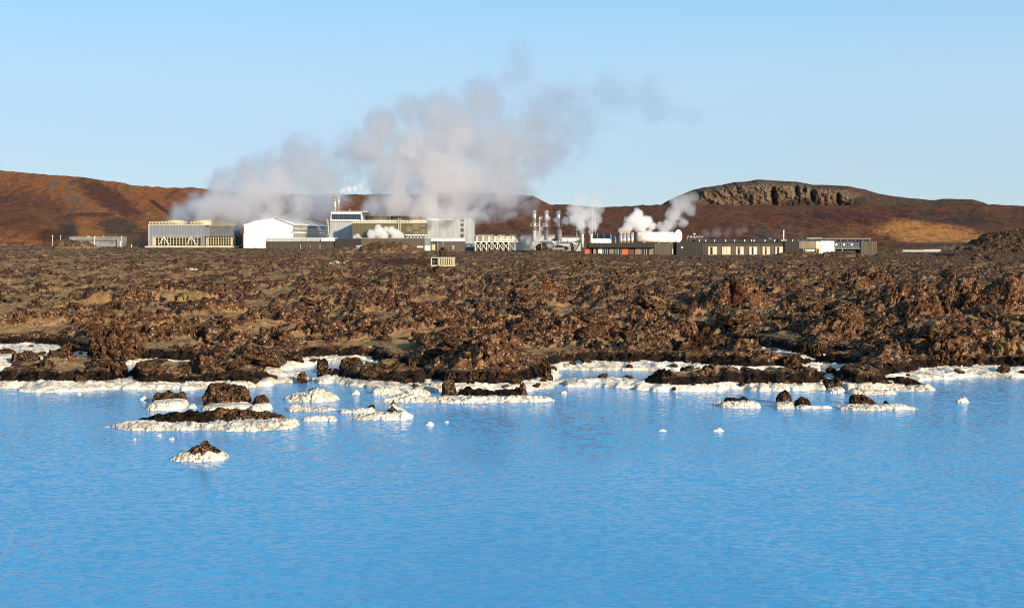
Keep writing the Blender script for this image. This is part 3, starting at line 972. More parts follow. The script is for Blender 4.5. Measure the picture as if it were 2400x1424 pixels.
# ------------------------------------------------------------------ rocks and islets
def loft(name, sil, base, depth, seed, mat, parent=None, origin=None, boxy=0.75, amp=0.16, freq=2.4, nu=64, nv=46, z_low=-0.30, at=None, z_base=0.0,
         dark=0.0, silica=0.0, moss=0.0, ring=0.0, lean=0.0, zpow=None):
    """a craggy body raised from an outline in metres with a rounded cross-section and rough relief"""
    d = at or gdist(base, z_base)
    dc = d + depth / 2
    xs = np.array([(p[0] - CX) * dc / F for p in sil])
    if silica > 0.5:
        xs = (xs - xs.mean()) * 1.07 + xs.mean()
    zs = z_base + np.array([HC - (p[1] - YH) * dc / F - z_base for p in sil]) * ((1.0 if zpow and zpow < 0.6 else 0.80) if silica > 0.5 else 1.0)
    u = np.linspace(0, 1, nu)
    x = xs[0] + (xs[-1] - xs[0]) * u
    top = np.maximum(np.interp(x, xs, zs), z_base + 0.02)
    wid = xs[-1] - xs[0]
    size = math.sqrt(max(0.02, wid * 0.5 * (top.max() - z_base)))
    ry = depth / 2 * np.clip(1 - np.abs(2 * u - 1) ** 3.0, 0.0, 1) ** 0.5 + 0.01
    tt = np.linspace(0, 1, nv)
    ph = math.pi * (tt - 0.80 * np.sin(2 * math.pi * tt) / (2 * math.pi))
    U, PH = np.meshgrid(np.arange(nu), ph, indexing='ij')
    c, s = np.cos(PH), np.sin(PH)
    y = -np.sign(c) * np.abs(c) ** boxy * ry[U]
    zl = z_base + z_low
    end = np.clip(1 - np.abs(2 * u - 1) ** 10, 0, 1)
    z = zl + (top[U] - zl) * np.abs(s) ** (zpow or boxy) * (0.25 + 0.75 * end[U])
    X = x[U]
    Y = d + depth / 2 + y - lean * np.clip(z - z_base, 0, 9)
    f = freq / size
    q = (X * f, Y * f, z * f)
    a = amp * size
    dx = fbm3(*q, 4, seed) * a
    dy = fbm3(q[0] + 31, q[1], q[2], 4, seed + 9) * a
    dz = fbm3(q[0], q[1] + 57, q[2], 4, seed + 19) * a
    f1, f2 = worley3(q[0] * 1.3, q[1] * 1.3, q[2] * 1.3, seed + 3)
    bump = (0.55 - f1) * a * (0.35 if silica > 0.5 else 1.1) - 0.5 * a * sstep(0.10, 0.0, f2 - f1)
    if silica > 0.5:
        rg = fbm3(q[0] * 3.2, q[1] * 3.2, q[2] * 3.2, 4, seed + 41, 0.6, True) * a * 0.8
        Y = Y - rg
        dz = dz + rg * 0.8
    env = np.abs(s) * end[U]
    X = X + dx
    Y = Y + dy - bump * 1.0
    z = z + (dz * 0.9 + bump * 0.7) * np.clip(env * 1.6, 0, 1)
    v = np.stack([X.ravel(), Y.ravel(), z.ravel()], 1)
    org = np.array(origin if origin is not None else ((xs[0] + xs[-1]) / 2, d + depth / 2, z_base))
    o = mesh_obj(name, v - org, grid_faces(nu, nv)[:, ::-1], mat, parent, smooth=True, loc=None if parent else Vector(org))
    hz = z.ravel() - z_base
    set_attr(o.data, "sil", np.full(len(v), silica))
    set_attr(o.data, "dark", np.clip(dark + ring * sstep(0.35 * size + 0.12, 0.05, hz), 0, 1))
    set_attr(o.data, "moss", np.full(len(v), moss))
    set_attr(o.data, "rust", np.zeros(len(v)))
    return o

def islet(label, base, crusts, caps, seed, name="lava_islet", cat="islet"):
    """thing > silica_crust and lava_cap parts; each entry: outline, base row, depth, extra settings"""
    allp = [p for c in crusts + caps for p in c[0]]
    cx = (min(p[0] for p in allp) + max(p[0] for p in allp)) / 2
    d = gdist(base)
    o = Vector(((cx - CX) * d / F, d + 0.5, 0))
    e = empty(name, o, label, cat)
    k = 0
    for kind, lst in (("silica_crust", crusts), ("lava_cap", caps)):
        for sil, b, dep, kw in lst:
            k += 1
            w = dict(silica=1.0, amp=0.17, boxy=0.85, zpow=1.2, freq=2.2) if kind == "silica_crust" else dict(ring=0.5, amp=0.2)
            w.update(kw)
            loft(kind, sil, b, dep, seed + k * 7, M_CRAG, e, o, **w)
    return e

islet("low pyramid rock with dark peak and white foot, alone out in the blue water", 1083,
      [([(398, 1079), (414, 1064), (432, 1056), (470, 1049), (500, 1051), (520, 1056), (537, 1063), (538, 1075)], 1083, 1.5, {})],
      [([(420, 1068), (436, 1056), (455, 1047), (466, 1042), (478, 1033), (494, 1044), (514, 1056), (528, 1067)], 1080, 1.15, dict(dark=0.25, ring=0.2, boxy=0.9, zpow=1.1))], 1000)
islet("long low island with black ridge, brown hump and wide white silica rim", 1015,
      [([(246, 1001), (268, 993), (300, 990), (360, 990), (420, 992), (500, 990), (600, 986), (655, 982), (690, 984), (702, 993)], 1014, 3.0, dict(nu=120)),
       ([(600, 985), (640, 978), (690, 978), (705, 988)], 1000, 1.0, {})],
      [([(304, 990), (318, 983), (335, 979), (360, 975), (400, 970), (450, 967), (480, 964), (520, 963), (560, 968), (575, 985)], 993, 1.2, dict(dark=1.0, nu=90)),
       ([(474, 992), (482, 975), (496, 963), (512, 956), (530, 960), (565, 961), (600, 964), (630, 966), (655, 973), (690, 985)], 993, 1.2, dict(dark=0.15, nu=90, ring=0.1))], 1100)
islet("square topped grey brown rock on a block of white silica", 961,
      [([(345, 956), (352, 948), (363, 940), (400, 938), (436, 937), (438, 957)], 961, 1.5, dict(boxy=0.4, zpow=0.45, amp=0.12))],
      [([(357, 944), (357, 926), (366, 919), (374, 925), (390, 917), (404, 923), (420, 921), (428, 915), (435, 919), (436, 944)], 946, 1.1, dict(boxy=0.45, ring=0.1, dark=0.1))], 1200)
islet("tallest craggy rock in the lagoon, tan brown with narrow white base", 961,
      [([(472, 958), (475, 949), (520, 945), (590, 946), (596, 957)], 962, 1.7, dict(boxy=0.4, zpow=0.45, amp=0.12)),
       ([(584, 960), (598, 948), (625, 946), (636, 950), (637, 960)], 965, 1.2, dict(boxy=0.45, zpow=0.45, amp=0.12))],
      [([(477, 952), (479, 916), (492, 905), (502, 898), (526, 903), (545, 902), (570, 911), (586, 926), (592, 950)], 952, 1.4, dict(boxy=0.5, ring=0.0)),
       ([(588, 955), (598, 931), (610, 927), (620, 925), (628, 940), (634, 955)], 955, 0.9, dict(boxy=0.5, ring=0.1, dark=0.15))], 1300)
islet("white silica hump with a thin dark crest behind the tall craggy rock", 943,
      [([(662, 936), (690, 924), (712, 916), (728, 911), (740, 906), (752, 908), (769, 915), (787, 924), (799, 935)], 943, 2.0, {})],
      [([(710, 920), (730, 911), (745, 908), (758, 911), (774, 921)], 926, 0.5, dict(dark=0.7))], 1400)
islet("jagged white silica reef right of the tall craggy rock", 964,
      [([(672, 961), (687, 943), (706, 952), (735, 954), (750, 951), (766, 955), (792, 962)], 966, 1.6, {}),
       ([(704, 983), (725, 973), (750, 973), (775, 973), (795, 982)], 988, 0.8, {}),
       ([(790, 968), (806, 958), (850, 957), (869, 951), (878, 949), (881, 966)], 970, 1.0, {})],
      [([(856, 957), (866, 951), (875, 947), (880, 957)], 959, 0.3, dict(dark=0.5))], 1500)
islet("white silica islet with two small grey brown peaks, below the long bar", 985,
      [([(810, 984), (834, 975), (869, 968), (906, 964), (925, 962), (944, 958), (971, 968), (970, 980)], 986, 1.6, dict(nu=80)),
       ([(904, 962), (914, 947), (922, 940), (932, 950), (950, 960)], 966, 0.5, {})],
      [([(905, 969), (912, 958), (920, 952), (930, 960), (936, 968)], 970, 0.4, dict(dark=0.3)), ([(914, 950), (922, 938), (930, 948)], 951, 0.3, {})], 1600)
islet("long white bar with an upright rock at its left and a black trough", 943,
      [([(890, 941), (912, 932), (944, 928), (1000, 930), (1037, 929), (1120, 930), (1225, 928), (1256, 924), (1280, 928), (1299, 936)], 945, 1.8, dict(nu=140)),
       ([(912, 936), (925, 925), (944, 914), (960, 925)], 938, 0.8, {}),
       ([(868, 922), (881, 907), (905, 905), (931, 908), (945, 920)], 925, 1.0, {}),
       ([(950, 925), (959, 912), (978, 905), (1003, 915), (1010, 928)], 928, 1.0, {})],
      [([(1036, 925), (1037, 891), (1050, 886), (1065, 892), (1071, 925)], 927, 0.7, dict(boxy=0.5, ring=0.0)),
       ([(1064, 925), (1075, 911), (1100, 908), (1130, 913), (1160, 916), (1200, 913), (1215, 908), (1236, 922)], 928, 1.4, dict(dark=1.0, nu=90)),
       ([(1214, 924), (1219, 903), (1226, 896), (1232, 903), (1236, 924)], 926, 0.5, dict(dark=0.2, ring=0.1))], 1700)
islet("small white islet with blackened top left of the two horned rocks", 956,
      [([(1683, 955), (1694, 941), (1720, 938), (1755, 936), (1778, 944), (1786, 955)], 957, 1.2, {}), ([(1668, 947), (1678, 939), (1692, 940), (1696, 947)], 950, 0.5, {})],
      [([(1693, 945), (1697, 934), (1704, 930), (1718, 934), (1732, 935), (1743, 929), (1752, 934), (1764, 945)], 944, 0.6, dict(dark=0.55, ring=0.2))], 1800)
islet("two horned dark rocks rising from white silica feet", 957,
      [([(1808, 955), (1820, 941), (1840, 937), (1855, 938), (1860, 955)], 958, 1.0, {}), ([(1858, 956), (1880, 948), (1918, 950), (1940, 950), (1956, 957)], 959, 0.9, {})],
      [([(1815, 946), (1825, 929), (1834, 917), (1843, 913), (1851, 923), (1858, 946)], 948, 0.7, dict(dark=0.35, ring=0.0, boxy=0.6)),
       ([(1859, 953), (1866, 938), (1880, 928), (1892, 935), (1904, 951)], 952, 0.6, dict(dark=0.45, ring=0.1))], 1900)
islet("white silica bank carrying a dark wedge of lava like a log", 961,
      [([(1952, 959), (1970, 950), (1990, 947), (2065, 946), (2100, 945), (2135, 951), (2152, 959)], 963, 1.6, dict(nu=100))],
      [([(1989, 950), (1994, 926), (2012, 925), (2037, 931), (2062, 948)], 950, 0.6, dict(dark=0.4, ring=0.1, boxy=0.55)), ([(2068, 948), (2075, 937), (2086, 948)], 949, 0.3, dict(dark=0.5))], 2000)
islet("small shore rock with tan peak on a white foot, close to the right bank", 920,
      [([(1934, 919), (1945, 908), (1970, 903), (1984, 917)], 921, 0.9, {})],
      [([(1930, 912), (1932, 896), (1950, 892), (1960, 884), (1968, 887), (1973, 907)], 912, 0.8, dict(dark=0.25, ring=0.2, boxy=0.5))], 2100)
islet("white silica spit with a black lava back, reaching out from the right bank", 922,
      [([(1984, 921), (2000, 908), (2020, 907), (2050, 915), (2082, 912), (2100, 910)], 926, 1.4, {}), ([(2050, 918), (2082, 910), (2137, 903), (2175, 898), (2191, 911)], 917, 1.4, {})],
      [([(2073, 911), (2082, 888), (2110, 881), (2137, 890), (2168, 903)], 910, 1.2, dict(dark=0.6)), ([(1976, 905), (1990, 895), (2015, 895), (2034, 907)], 907, 0.8, dict(dark=0.7))], 2200)

def chip(label, x0, x1, top, base, seed):
    m = (x0 + x1) / 2
    o = loft("silica_stone", [(x0, base - 1), (x0 + 0.3 * (x1 - x0), (top + base) / 2 - 1), (m + 0.1 * (x1 - x0), top), (x1 - 0.2 * (x1 - x0), (top + base) / 2), (x1, base - 1)], base, (x1 - x0) * gdist(base) / F * 0.7,
             seed, M_CRAG, silica=1.0, amp=0.2, nu=26, nv=16)
    tag(o, label, "stone", "white silica stones poking out of the water")
for i, (lab, *a) in enumerate([
        ("small white stone alone far out at the right, off the silica spit", 2236, 2273, 926, 943), ("flat white stone out in open water with raised right end", 1665, 1700, 1000, 1011),
        ("low white stone left of the flat one in open water", 1537, 1565, 1002, 1011), ("tiny white stone off the right end of the long bar", 1312, 1331, 913, 922),
        ("white stone alone below the long bar in open water", 994, 1020, 985, 996), ("thin white sliver right of the stone below the long bar", 1041, 1054, 985, 990),
        ("white stone between the white hump and the shore bar", 822, 846, 910, 924), ("white stone left of the square topped rock", 325, 348, 925, 937),
        ("white stone between square topped rock and tall craggy rock", 440, 463, 942, 956), ("tiny white speck left of the pyramid rock, farthest left", 311, 320, 1025, 1031),
        ("white pebble just off the front rim of the long low island", 368, 380, 1015, 1022), ("flat white pebble between the long island and pyramid rock", 396, 410, 1021, 1029),
        ("white speck just off the far left bank", 180, 192, 917, 924)]):
    chip(lab, *a, 2300 + i)

def crag(label, x0, x1, top, base, seed, dark=0.0, foot=0.0, depth=0.8, zb=0.15, ring=0.35, moss=0.0, lean=0.10, boxy=0.72):
    r = random.Random(seed)
    n = 9
    sil = [(x0, base - 0.15 * (base - top))]
    for i in range(1, n):
        t = i / n
        sil.append((x0 + (x1 - x0) * t, base - (base - top) * (0.62 + 0.38 * math.sin(math.pi * min(1, max(0, t)) ** 0.9)) * r.uniform(0.80, 1.03)))
    sil.append((x1, base - 0.15 * (base - top)))
    d = gdist(base, zb)
    dep = (x1 - x0) * d / F * depth
    e = None
    o = loft("lava_rock", sil, base, dep, seed, M_CRAG, dark=dark, ring=ring, moss=moss, amp=0.36, z_base=zb, z_low=-0.25, lean=lean, boxy=boxy)
    tag(o, label, "rock", "lava rocks along the shore")
    if foot:
        fs = [(x0 - 3, base), (x0 + 4, base - foot), (x1 - 4, base - foot), (x1 + 4, base)]
        loft("silica_foot", fs, base + 2, dep + 0.25, seed + 5, M_CRAG, parent=o, origin=o.location, silica=1.0, amp=0.15, boxy=0.45, z_base=0.0, nu=30, nv=18)
for i, (lab, x0, x1, t, b, kw) in enumerate([
        ("pointed tan rock on the white flat at the far left edge", 28, 96, 820, 852, dict(foot=8)),
        ("wide speckled rock second from left on the white flat", 100, 187, 819, 856, {}),
        ("rounded rock at the foot of the lava edge above the white flat", 142, 190, 800, 828, {}),
        ("broad brown hump on the left shore mass, speckled with lichen", 192, 262, 842, 878, dict(moss=0.1)),
        ("grey brown knob at the right end of the left shore mass", 246, 301, 846, 890, dict(ring=0.2)),
        ("small grey boulder on the white rim below the left shore mass", 175, 206, 878, 900, {}),
        ("upright tan block at the right end of the black edged bank", 546, 582, 829, 872, {}),
        ("tan rock beside the small white flat at the inlet", 670, 710, 824, 850, {}),
        ("slim spike with white foot at the mouth of the inlet", 742, 770, 835, 866, dict(foot=12, depth=0.6)),
        ("dark lump on white silica right of the slim spike", 744, 783, 859, 884, dict(foot=8, dark=0.3)),
        ("tan crag in the middle of the white flat behind the inlet", 796, 851, 836, 864, {}),
        ("flat dark rock right of the tan crag on the white flat", 848, 886, 846, 864, dict(dark=0.4)),
        ("small brown boulder at the waterline left of the inlet", 697, 720, 870, 889, dict(foot=5)),
        ("tall blocky crag left of the central promontory", 946, 986, 836, 878, {}),
        ("squat lava rock left of centre on the promontory", 1002, 1062, 834, 884, {}),
        ("tallest speckled crag on top of the central promontory", 1046, 1122, 806, 868, dict(depth=0.7)),
        ("broad speckled crag in the centre of the promontory face", 1118, 1186, 816, 876, {}),
        ("low brown crag on the right shoulder of the promontory", 1178, 1240, 836, 886, {}),
        ("small dark rock at the waterline under the broad promontory crag", 1150, 1190, 868, 900, dict(dark=0.4)),
        ("low knobbly rock at the left toe of the promontory", 1040, 1080, 872, 900, dict(ring=0.5)),
        ("grey conical crag at the foot of the central promontory", 1092, 1142, 862, 900, dict(ring=0.1)),
        ("narrow upright rock at the right end of the promontory", 1262, 1292, 845, 890, {}),
        ("round topped rock with white foot below the silica slope", 1834, 1876, 829, 862, dict(foot=14)),
        ("left one of two dark blocks on white pillars in the silica bay", 1875, 1900, 803, 838, dict(foot=18, depth=0.7)),
        ("right one of two dark blocks on white pillars in the silica bay", 1903, 1929, 803, 840, dict(foot=20, depth=0.7)),
        ("tan upright rock on the black strip behind the still pool", 1640, 1678, 853, 886, {}),
        ("small tan rock mid way along the black strip", 1730, 1764, 861, 884, {}),
        ("broad brown crag near the right end of the black strip", 1838, 1914, 856, 890, dict(ring=0.4)),
        ("black rounded rock at the left end of the black strip", 1514, 1592, 865, 900, dict(dark=0.9)),
        ("large orange brown crag by the right white bank", 2050, 2152, 800, 860, dict(depth=0.7)),
        ("big grey brown mossy crag right of the orange one", 2168, 2258, 795, 862, dict(moss=0.15)),
        ("small tan rock standing in a row at the right bank, left one", 2244, 2276, 832, 860, {}),
        ("small reddish rock in the row at the right bank, right one", 2283, 2304, 835, 860, {}),
        ("thin pale upright stone left of the orange crag", 2043, 2060, 840, 868, dict(ring=0.1)),
        ("small grey knob on the dark bank beside the thin pale stone", 1936, 1958, 855, 882, {}),
        ("dark boulder cluster rock behind the white spit", 2010, 2056, 862, 896, dict(dark=0.3)),
        ("long mossy lava hump at the right edge of the shore", 2300, 2420, 798, 858, dict(moss=0.6, depth=0.6)),
        ("huge brown hump on the left field above the shore", 214, 330, 762, 830, dict(moss=0.05, zb=0.5, depth=0.8, ring=0)),
        ("tall ridge shaped crag in the right lava field with shaded left flank", 1668, 1778, 662, 722, dict(zb=1.3, depth=0.9, ring=0, lean=0, boxy=0.85)),
        ("broad speckled crag behind the big shadowed hollow", 1972, 2092, 640, 676, dict(zb=1.5, depth=0.8, ring=0, lean=0, boxy=0.85)),
        ("tall jagged crag on the right with sunlit face", 2328, 2408, 662, 735, dict(zb=1.0, ring=0)),
        ("speckled crag left of the tall jagged one on the right", 2240, 2322, 678, 742, dict(zb=1.0, ring=0)),
        ("knobbly lava heap with pale flecks in the right field", 2150, 2240, 690, 760, dict(zb=0.9, ring=0)),
        ("small round rock beside the steaming pipe", 1257, 1282, 568, 585, dict(zb=2.0, ring=0)),
        ("dark pointed lava pinnacle in front of the brown wall", 1030, 1047, 577, 598, dict(zb=2.0, ring=0, dark=0.3)),
]):
    crag(lab, x0, x1, t, b, 3000 + 31 * i, **kw)

# scattered boulders of the field: a few shapes, copied
def boulder_mesh(seed):
    bm = bmesh.new()
    bmesh.ops.create_icosphere(bm, subdivisions=4, radius=1.0)
    me = bpy.data.meshes.new("lava_boulder")
    bm.to_mesh(me)
    bm.free()
    v = np.zeros(len(me.vertices) * 3, np.float32)
    me.vertices.foreach_get("co", v)
    v = v.reshape(-1, 3).astype(float)
    q = v * 1.15 + seed * 3.7
    r = 1 + 0.42 * fbm3(q[:, 0], q[:, 1], q[:, 2], 4, seed, 0.55)
    f1, f2 = worley3(q[:, 0] * 1.6, q[:, 1] * 1.6, q[:, 2] * 1.6, seed + 3)
    r = r + (0.5 - f1) * 0.38 - 0.18 * sstep(0.12, 0, f2 - f1)
    r = r + 0.14 * fbm3(q[:, 0] * 5, q[:, 1] * 5, q[:, 2] * 5, 3, seed + 5, 0.6, True)
    v = v * r[:, None]
    v[:, 2] *= 0.72
    me.vertices.foreach_set("co", v.astype(np.float32).ravel())
    me.polygons.foreach_set("use_smooth", np.ones(len(me.polygons), dtype=bool))
    me.materials.append(M_ROCK)
    set_attr(me, "moss", sstep(0.35, 0.75, v[:, 2]) * (0.2 + 0.5 * (seed % 3 == 0)))
    for a in ("sil", "dark", "rust"):
        set_attr(me, a, np.zeros(len(v)))
    me.update()
    return me
BOULDERS = [boulder_mesh(600 + i) for i in range(10)]
def scatter():
    rnd = random.Random(77)
    pts = []
    while len(pts) < 235:
        px = rnd.uniform(-60, 2460)
        py = 588 + (835 - 588) * rnd.random() ** 0.85
        if rnd.random() > 0.45 + 0.55 * min(1, max(0, (px - 300) / 1500)):
            continue
        if 880 < px < 1075 and py < 640 or (1600 < px < 2000 and py > 785) or (px < 230 and py > 790):
            continue
        d = gdist(py, 1.3 if py > 640 else 2.0)
        pts.append((px, py, (px - CX) * d / F, d))
    X = np.array([p[2] for p in pts])
    Y = np.array([p[3] for p in pts])
    Z, moss, dark, rust, sil = lava_height(X, Y)
    for i, (px, py, x, y) in enumerate(pts):
        if sil[i] > 0.2:
            continue
        s = rnd.uniform(0.22, 0.5) * (1 + 0.35 * (px > 1700)) * (1 + 0.8 * min(1, y / 250)) * (1.5 if rnd.random() < 0.12 else 1)
        o = bpy.data.objects.new("lava_boulder", BOULDERS[i % len(BOULDERS)])
        C.objects.link(o)
        o.location = (x, y - 0.3 * s, Z[i] + 0.12 * s)
        o.rotation_euler = (rnd.uniform(-0.3, 0.3), rnd.uniform(-0.3, 0.3), rnd.uniform(0, 6.28))
        o.scale = (s * rnd.uniform(0.8, 1.25), s * rnd.uniform(0.8, 1.2), s * rnd.uniform(0.6, 0.95))
        tag(o, "rough brown lava boulder lying loose among the moss of the field", "boulder", "lava boulders strewn over the mossy field")
scatter()
def shore_stones():
    rnd = random.Random(99)
    px = np.array([rnd.uniform(-40, 2440) for _ in range(900)])
    py = np.array([rnd.uniform(812, 912) for _ in range(900)])
    d = F * (HC - 0.15) / (py - YH)
    X, Y = (px - CX) * d / F, d
    Z, moss, dark, rust, sil = lava_height(X, Y)
    k = 0
    for i in range(900):
        if k >= 60 or sil[i] < 0.5 or Z[i] < 0.06:
            continue
        k += 1
        s = rnd.uniform(0.07, 0.20) * (1.6 if rnd.random() < 0.15 else 1)
        o = bpy.data.objects.new("lava_stone", BOULDERS[k % len(BOULDERS)])
        C.objects.link(o)
        o.location = (X[i], Y[i], Z[i] + 0.2 * s)
        o.rotation_euler = (rnd.uniform(-0.4, 0.4), rnd.uniform(-0.4, 0.4), rnd.uniform(0, 6.28))
        o.scale = (s * rnd.uniform(0.8, 1.4), s, s * rnd.uniform(0.7, 1.2))
        tag(o, "small brown lava stone lying on the white silica of the shore", "stone", "small lava stones on the white silica shore")
shore_stones()
# ------------------------------------------------------------------ power plant and spa buildings
WHITE = paint("white_paint", (0.80, 0.79, 0.76), 0.5, wear=0.06)
CREAM = paint("cream_paint", (0.58, 0.51, 0.34), 0.55, wear=0.10)
ALU = paint("silver_cladding", (0.50, 0.51, 0.52), 0.38, 0.35, wear=0.10, ribs=0.10, rib_scale=6.0)
WCLAD = paint("glare_white_cladding", (0.82, 0.80, 0.75), 0.45, wear=0.05, ribs=0.08, rib_scale=6.0)  # aluminium glare put into a whiter cladding colour
GREYC = paint("blue_grey_cladding", (0.19, 0.215, 0.26), 0.6, wear=0.08, ribs=0.4, rib_scale=6.0)
GREYD = paint("dark_grey_cladding", (0.105, 0.12, 0.145), 0.6, wear=0.10, ribs=0.4, rib_scale=6.0)
OLIVE = paint("olive_cladding", (0.105, 0.085, 0.042), 0.7, wear=0.10, ribs=0.3, rib_scale=6.0)
TAN = paint("tan_board", (0.19, 0.155, 0.085), 0.7, wear=0.12)
BROWN = paint("brown_wall", (0.062, 0.046, 0.034), 0.8, wear=0.15, ribs=0.4, rib_scale=9.0)
BROWN2 = paint("pale_brown_wall", (0.095, 0.073, 0.052), 0.8, wear=0.15, ribs=0.4, rib_scale=9.0)
BLACK = paint("black_or_shaded_wall", (0.022, 0.019, 0.017), 0.8, wear=0.15, ribs=0.4, rib_scale=9.0)  # real black parts, plus one brown wall with its shade in the colour
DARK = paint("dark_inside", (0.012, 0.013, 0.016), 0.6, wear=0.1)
STEEL = paint("bright_steel", (0.72, 0.68, 0.60), 0.28, 0.85, wear=0.08)
RUSTY = paint("rusty_steel", (0.30, 0.16, 0.08), 0.6, 0.3, wear=0.2)
GREY = paint("light_grey_paint", (0.40, 0.40, 0.40), 0.6, wear=0.08)
MGREY = paint("concrete_grey", (0.24, 0.235, 0.22), 0.8, wear=0.12)
GLASS = paint("dark_glass", (0.018, 0.028, 0.055), 0.12, wear=0.1, spec=0.8)
BLUE = paint("blue_metal", (0.05, 0.09, 0.22), 0.5, wear=0.1)
CURTAIN = paint("pale_curtain", (0.60, 0.60, 0.50), 0.7, wear=0.08)
ORANGE = paint("orange_panel", (0.62, 0.10, 0.02), 0.55, wear=0.08)
WINE = paint("dark_red_panel", (0.10, 0.025, 0.02), 0.6, wear=0.1)
WOOD = paint("weathered_wood", (0.26, 0.20, 0.13), 0.8, wear=0.15)
TIMBER = paint("oak_frame", (0.42, 0.26, 0.10), 0.7, wear=0.12)
REDM = paint("red_metal", (0.10, 0.012, 0.016), 0.5, wear=0.1)
TEAL = paint("grey_green_panel", (0.19, 0.24, 0.26), 0.6, wear=0.08)

def railing(s, x0, x1, y0, y1, n, off, mat, depth=None):
    for i in range(n):
        x = x0 + (x1 - x0) * i / (n - 1)
        s.box("railing_post", x - 0.7, y0, x + 0.7, y1, mat, off, 0.18)
    s.box("rail", x0, y0, x1, y0 + 1.0, mat, off + 0.02, 0.1)
    s.box("rail", x0, (y0 + y1) / 2 - 0.4, x1, (y0 + y1) / 2 + 0.4, mat, off + 0.04, 0.08)

def fan_stack(s, x0, x1, y0, y1, off, mat, hole=DARK):
    """wide round fan stack with a rim, seam ribs and an open dark mouth"""
    r = (x1 - x0) * s.d / F / 2
    c = s.L((x0 + x1) / 2, y1, off + r)
    t = s.L((x0 + x1) / 2, y0, off + r)
    m = MB()
    m.tube([c, c + (t - c) * 0.5, t], [r * 1.0, r * 0.96, r], 28, cap=False)
    st = m.build("fan_stack", mat, s.e, True)
    q = MB()
    q.tube([t + Vector((0, 0, -0.12)), t + Vector((0, 0, 0.14))], [r * 1.04, r * 1.04], 28, cap=False)
    q.build("rim", mat, st)
    f = MB()
    f.tube([t + Vector((0, 0, -0.45)), t + Vector((0, 0, -0.35))], [r * 0.95] * 2, 28)
    f.build("fan_well", hole, st)
    rb = MB()
    for k in range(14):
        a = 2 * math.pi * k / 14
        p = Vector((math.cos(a) * r * 1.02, math.sin(a) * r * 1.02, 0))
        rb.tube([c + p, t + p], 0.06, 4)
    o = rb.build("seam_rib", mat, st)
    o['kind'] = 'stuff'

def louvre_bay(s, x0, x1, y0, y1, n, off, braces=()):
    """air inlet: dark recess, posts, blades and cross braces"""
    s.box("inlet_recess", x0, y0, x1, y1, DARK, off + 0.8, 0.2)
    for i in range(n + 1):
        x = x0 + (x1 - x0) * i / n
        s.box("inlet_post", x - 0.6, y0, x + 0.6, y1, CREAM, off + 0.05, 0.2)
    for y in np.linspace(y0 + 2, y1 - 2, 4):
        s.box("inlet_blade", x0, y - 0.35, x1, y + 0.35, CREAM, off + 0.35, 0.2)
    for bx, bw in braces:
        s.tube("brace", [(bx, y0, off), (bx - bw, y1 - 4, off)], 0.13, WHITE, n=6)
        s.tube("brace", [(bx, y0, off), (bx + bw, y1 - 4, off)], 0.13, WHITE, n=6)

# --- left cooling tower
s = Site("cooling_tower", 415, 577, 470, "blue grey cooling tower at far left with two cream fan stacks and open slatted base", "cooling tower")
s.box("wall", 349, 527, 478, 554, GREYC, 0, 9)
s.box("corner_post", 349, 554, 356.5, 579, GREYC, 0, 1.2)
s.box("corner_post", 471, 554, 478, 579, GREYC, 0, 1.2)
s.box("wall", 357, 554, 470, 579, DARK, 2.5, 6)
for x0, y0, x1, y1 in ((347.5, 525.5, 479.5, 527.5), (347.5, 527.5, 350, 579), (356, 553, 471, 555)):
    s.box("trim", x0, y0, x1, y1, GREY if y0 > 526 else CREAM, -0.06, 0.25)
louvre_bay(s, 357, 470, 555, 578, 16, 0.2, ((384, 12), (448, 12)))
s.box("side_panel", 358.5, 556, 363, 575, CREAM, 0.3, 0.2)
railing(s, 350, 478, 519.5, 525.5, 18, 0.2, CREAM)
fan_stack(s, 379, 423, 517, 527, 0.8, CREAM)
fan_stack(s, 442, 488, 516.5, 527, 0.8, CREAM)
s.box("motor", 378, 518, 382, 524, GREY, 0.1, 0.6)
s.box("motor", 440, 518, 444, 524, BLUE, 0.1, 0.6)
s.box("base_slab", 340, 576.5, 500, 580, CREAM, -0.4, 11)
# --- second cell
s2 = Site("cooling_tower", 520, 577, 480, "dark grey cooling tower cell behind a cream ladder column, second from left", "cooling tower")
s2.box("wall", 486, 528.5, 551.5, 554, GREYD, 0, 9)
s2.box("wall", 488, 554, 547, 579, DARK, 2.5, 6)
s2.box("corner_post", 547, 554, 551.5, 579, GREYC, 0, 1.2)
s2.box("trim", 485, 527, 552.5, 529, CREAM, -0.06, 0.25)
louvre_bay(s2, 488, 547, 555, 578, 10, 0.2)
s2.box("side_panel", 540, 556, 545, 575, CREAM, 0.3, 0.2)
railing(s2, 488, 551, 521, 527, 10, 0.2, CREAM)
fan_stack(s2, 498, 526, 518.5, 528, 0.8, CREAM)
s2.tube("ladder_column", [(482.5, 579, -0.8), (482.5, 522, -0.8)], 0.62, CREAM)
for y in range(524, 575, 5):
    s2.box("rung", 485.2, y, 488, y + 0.8, CREAM, -0.7, 0.15)
s2.tube("ladder_rail", [(487.5, 579, -0.65), (487.5, 518, -0.65)], 0.12, CREAM, n=6)
s2.box("base_slab", 501, 576.5, 560, 580, CREAM, -0.4, 11)

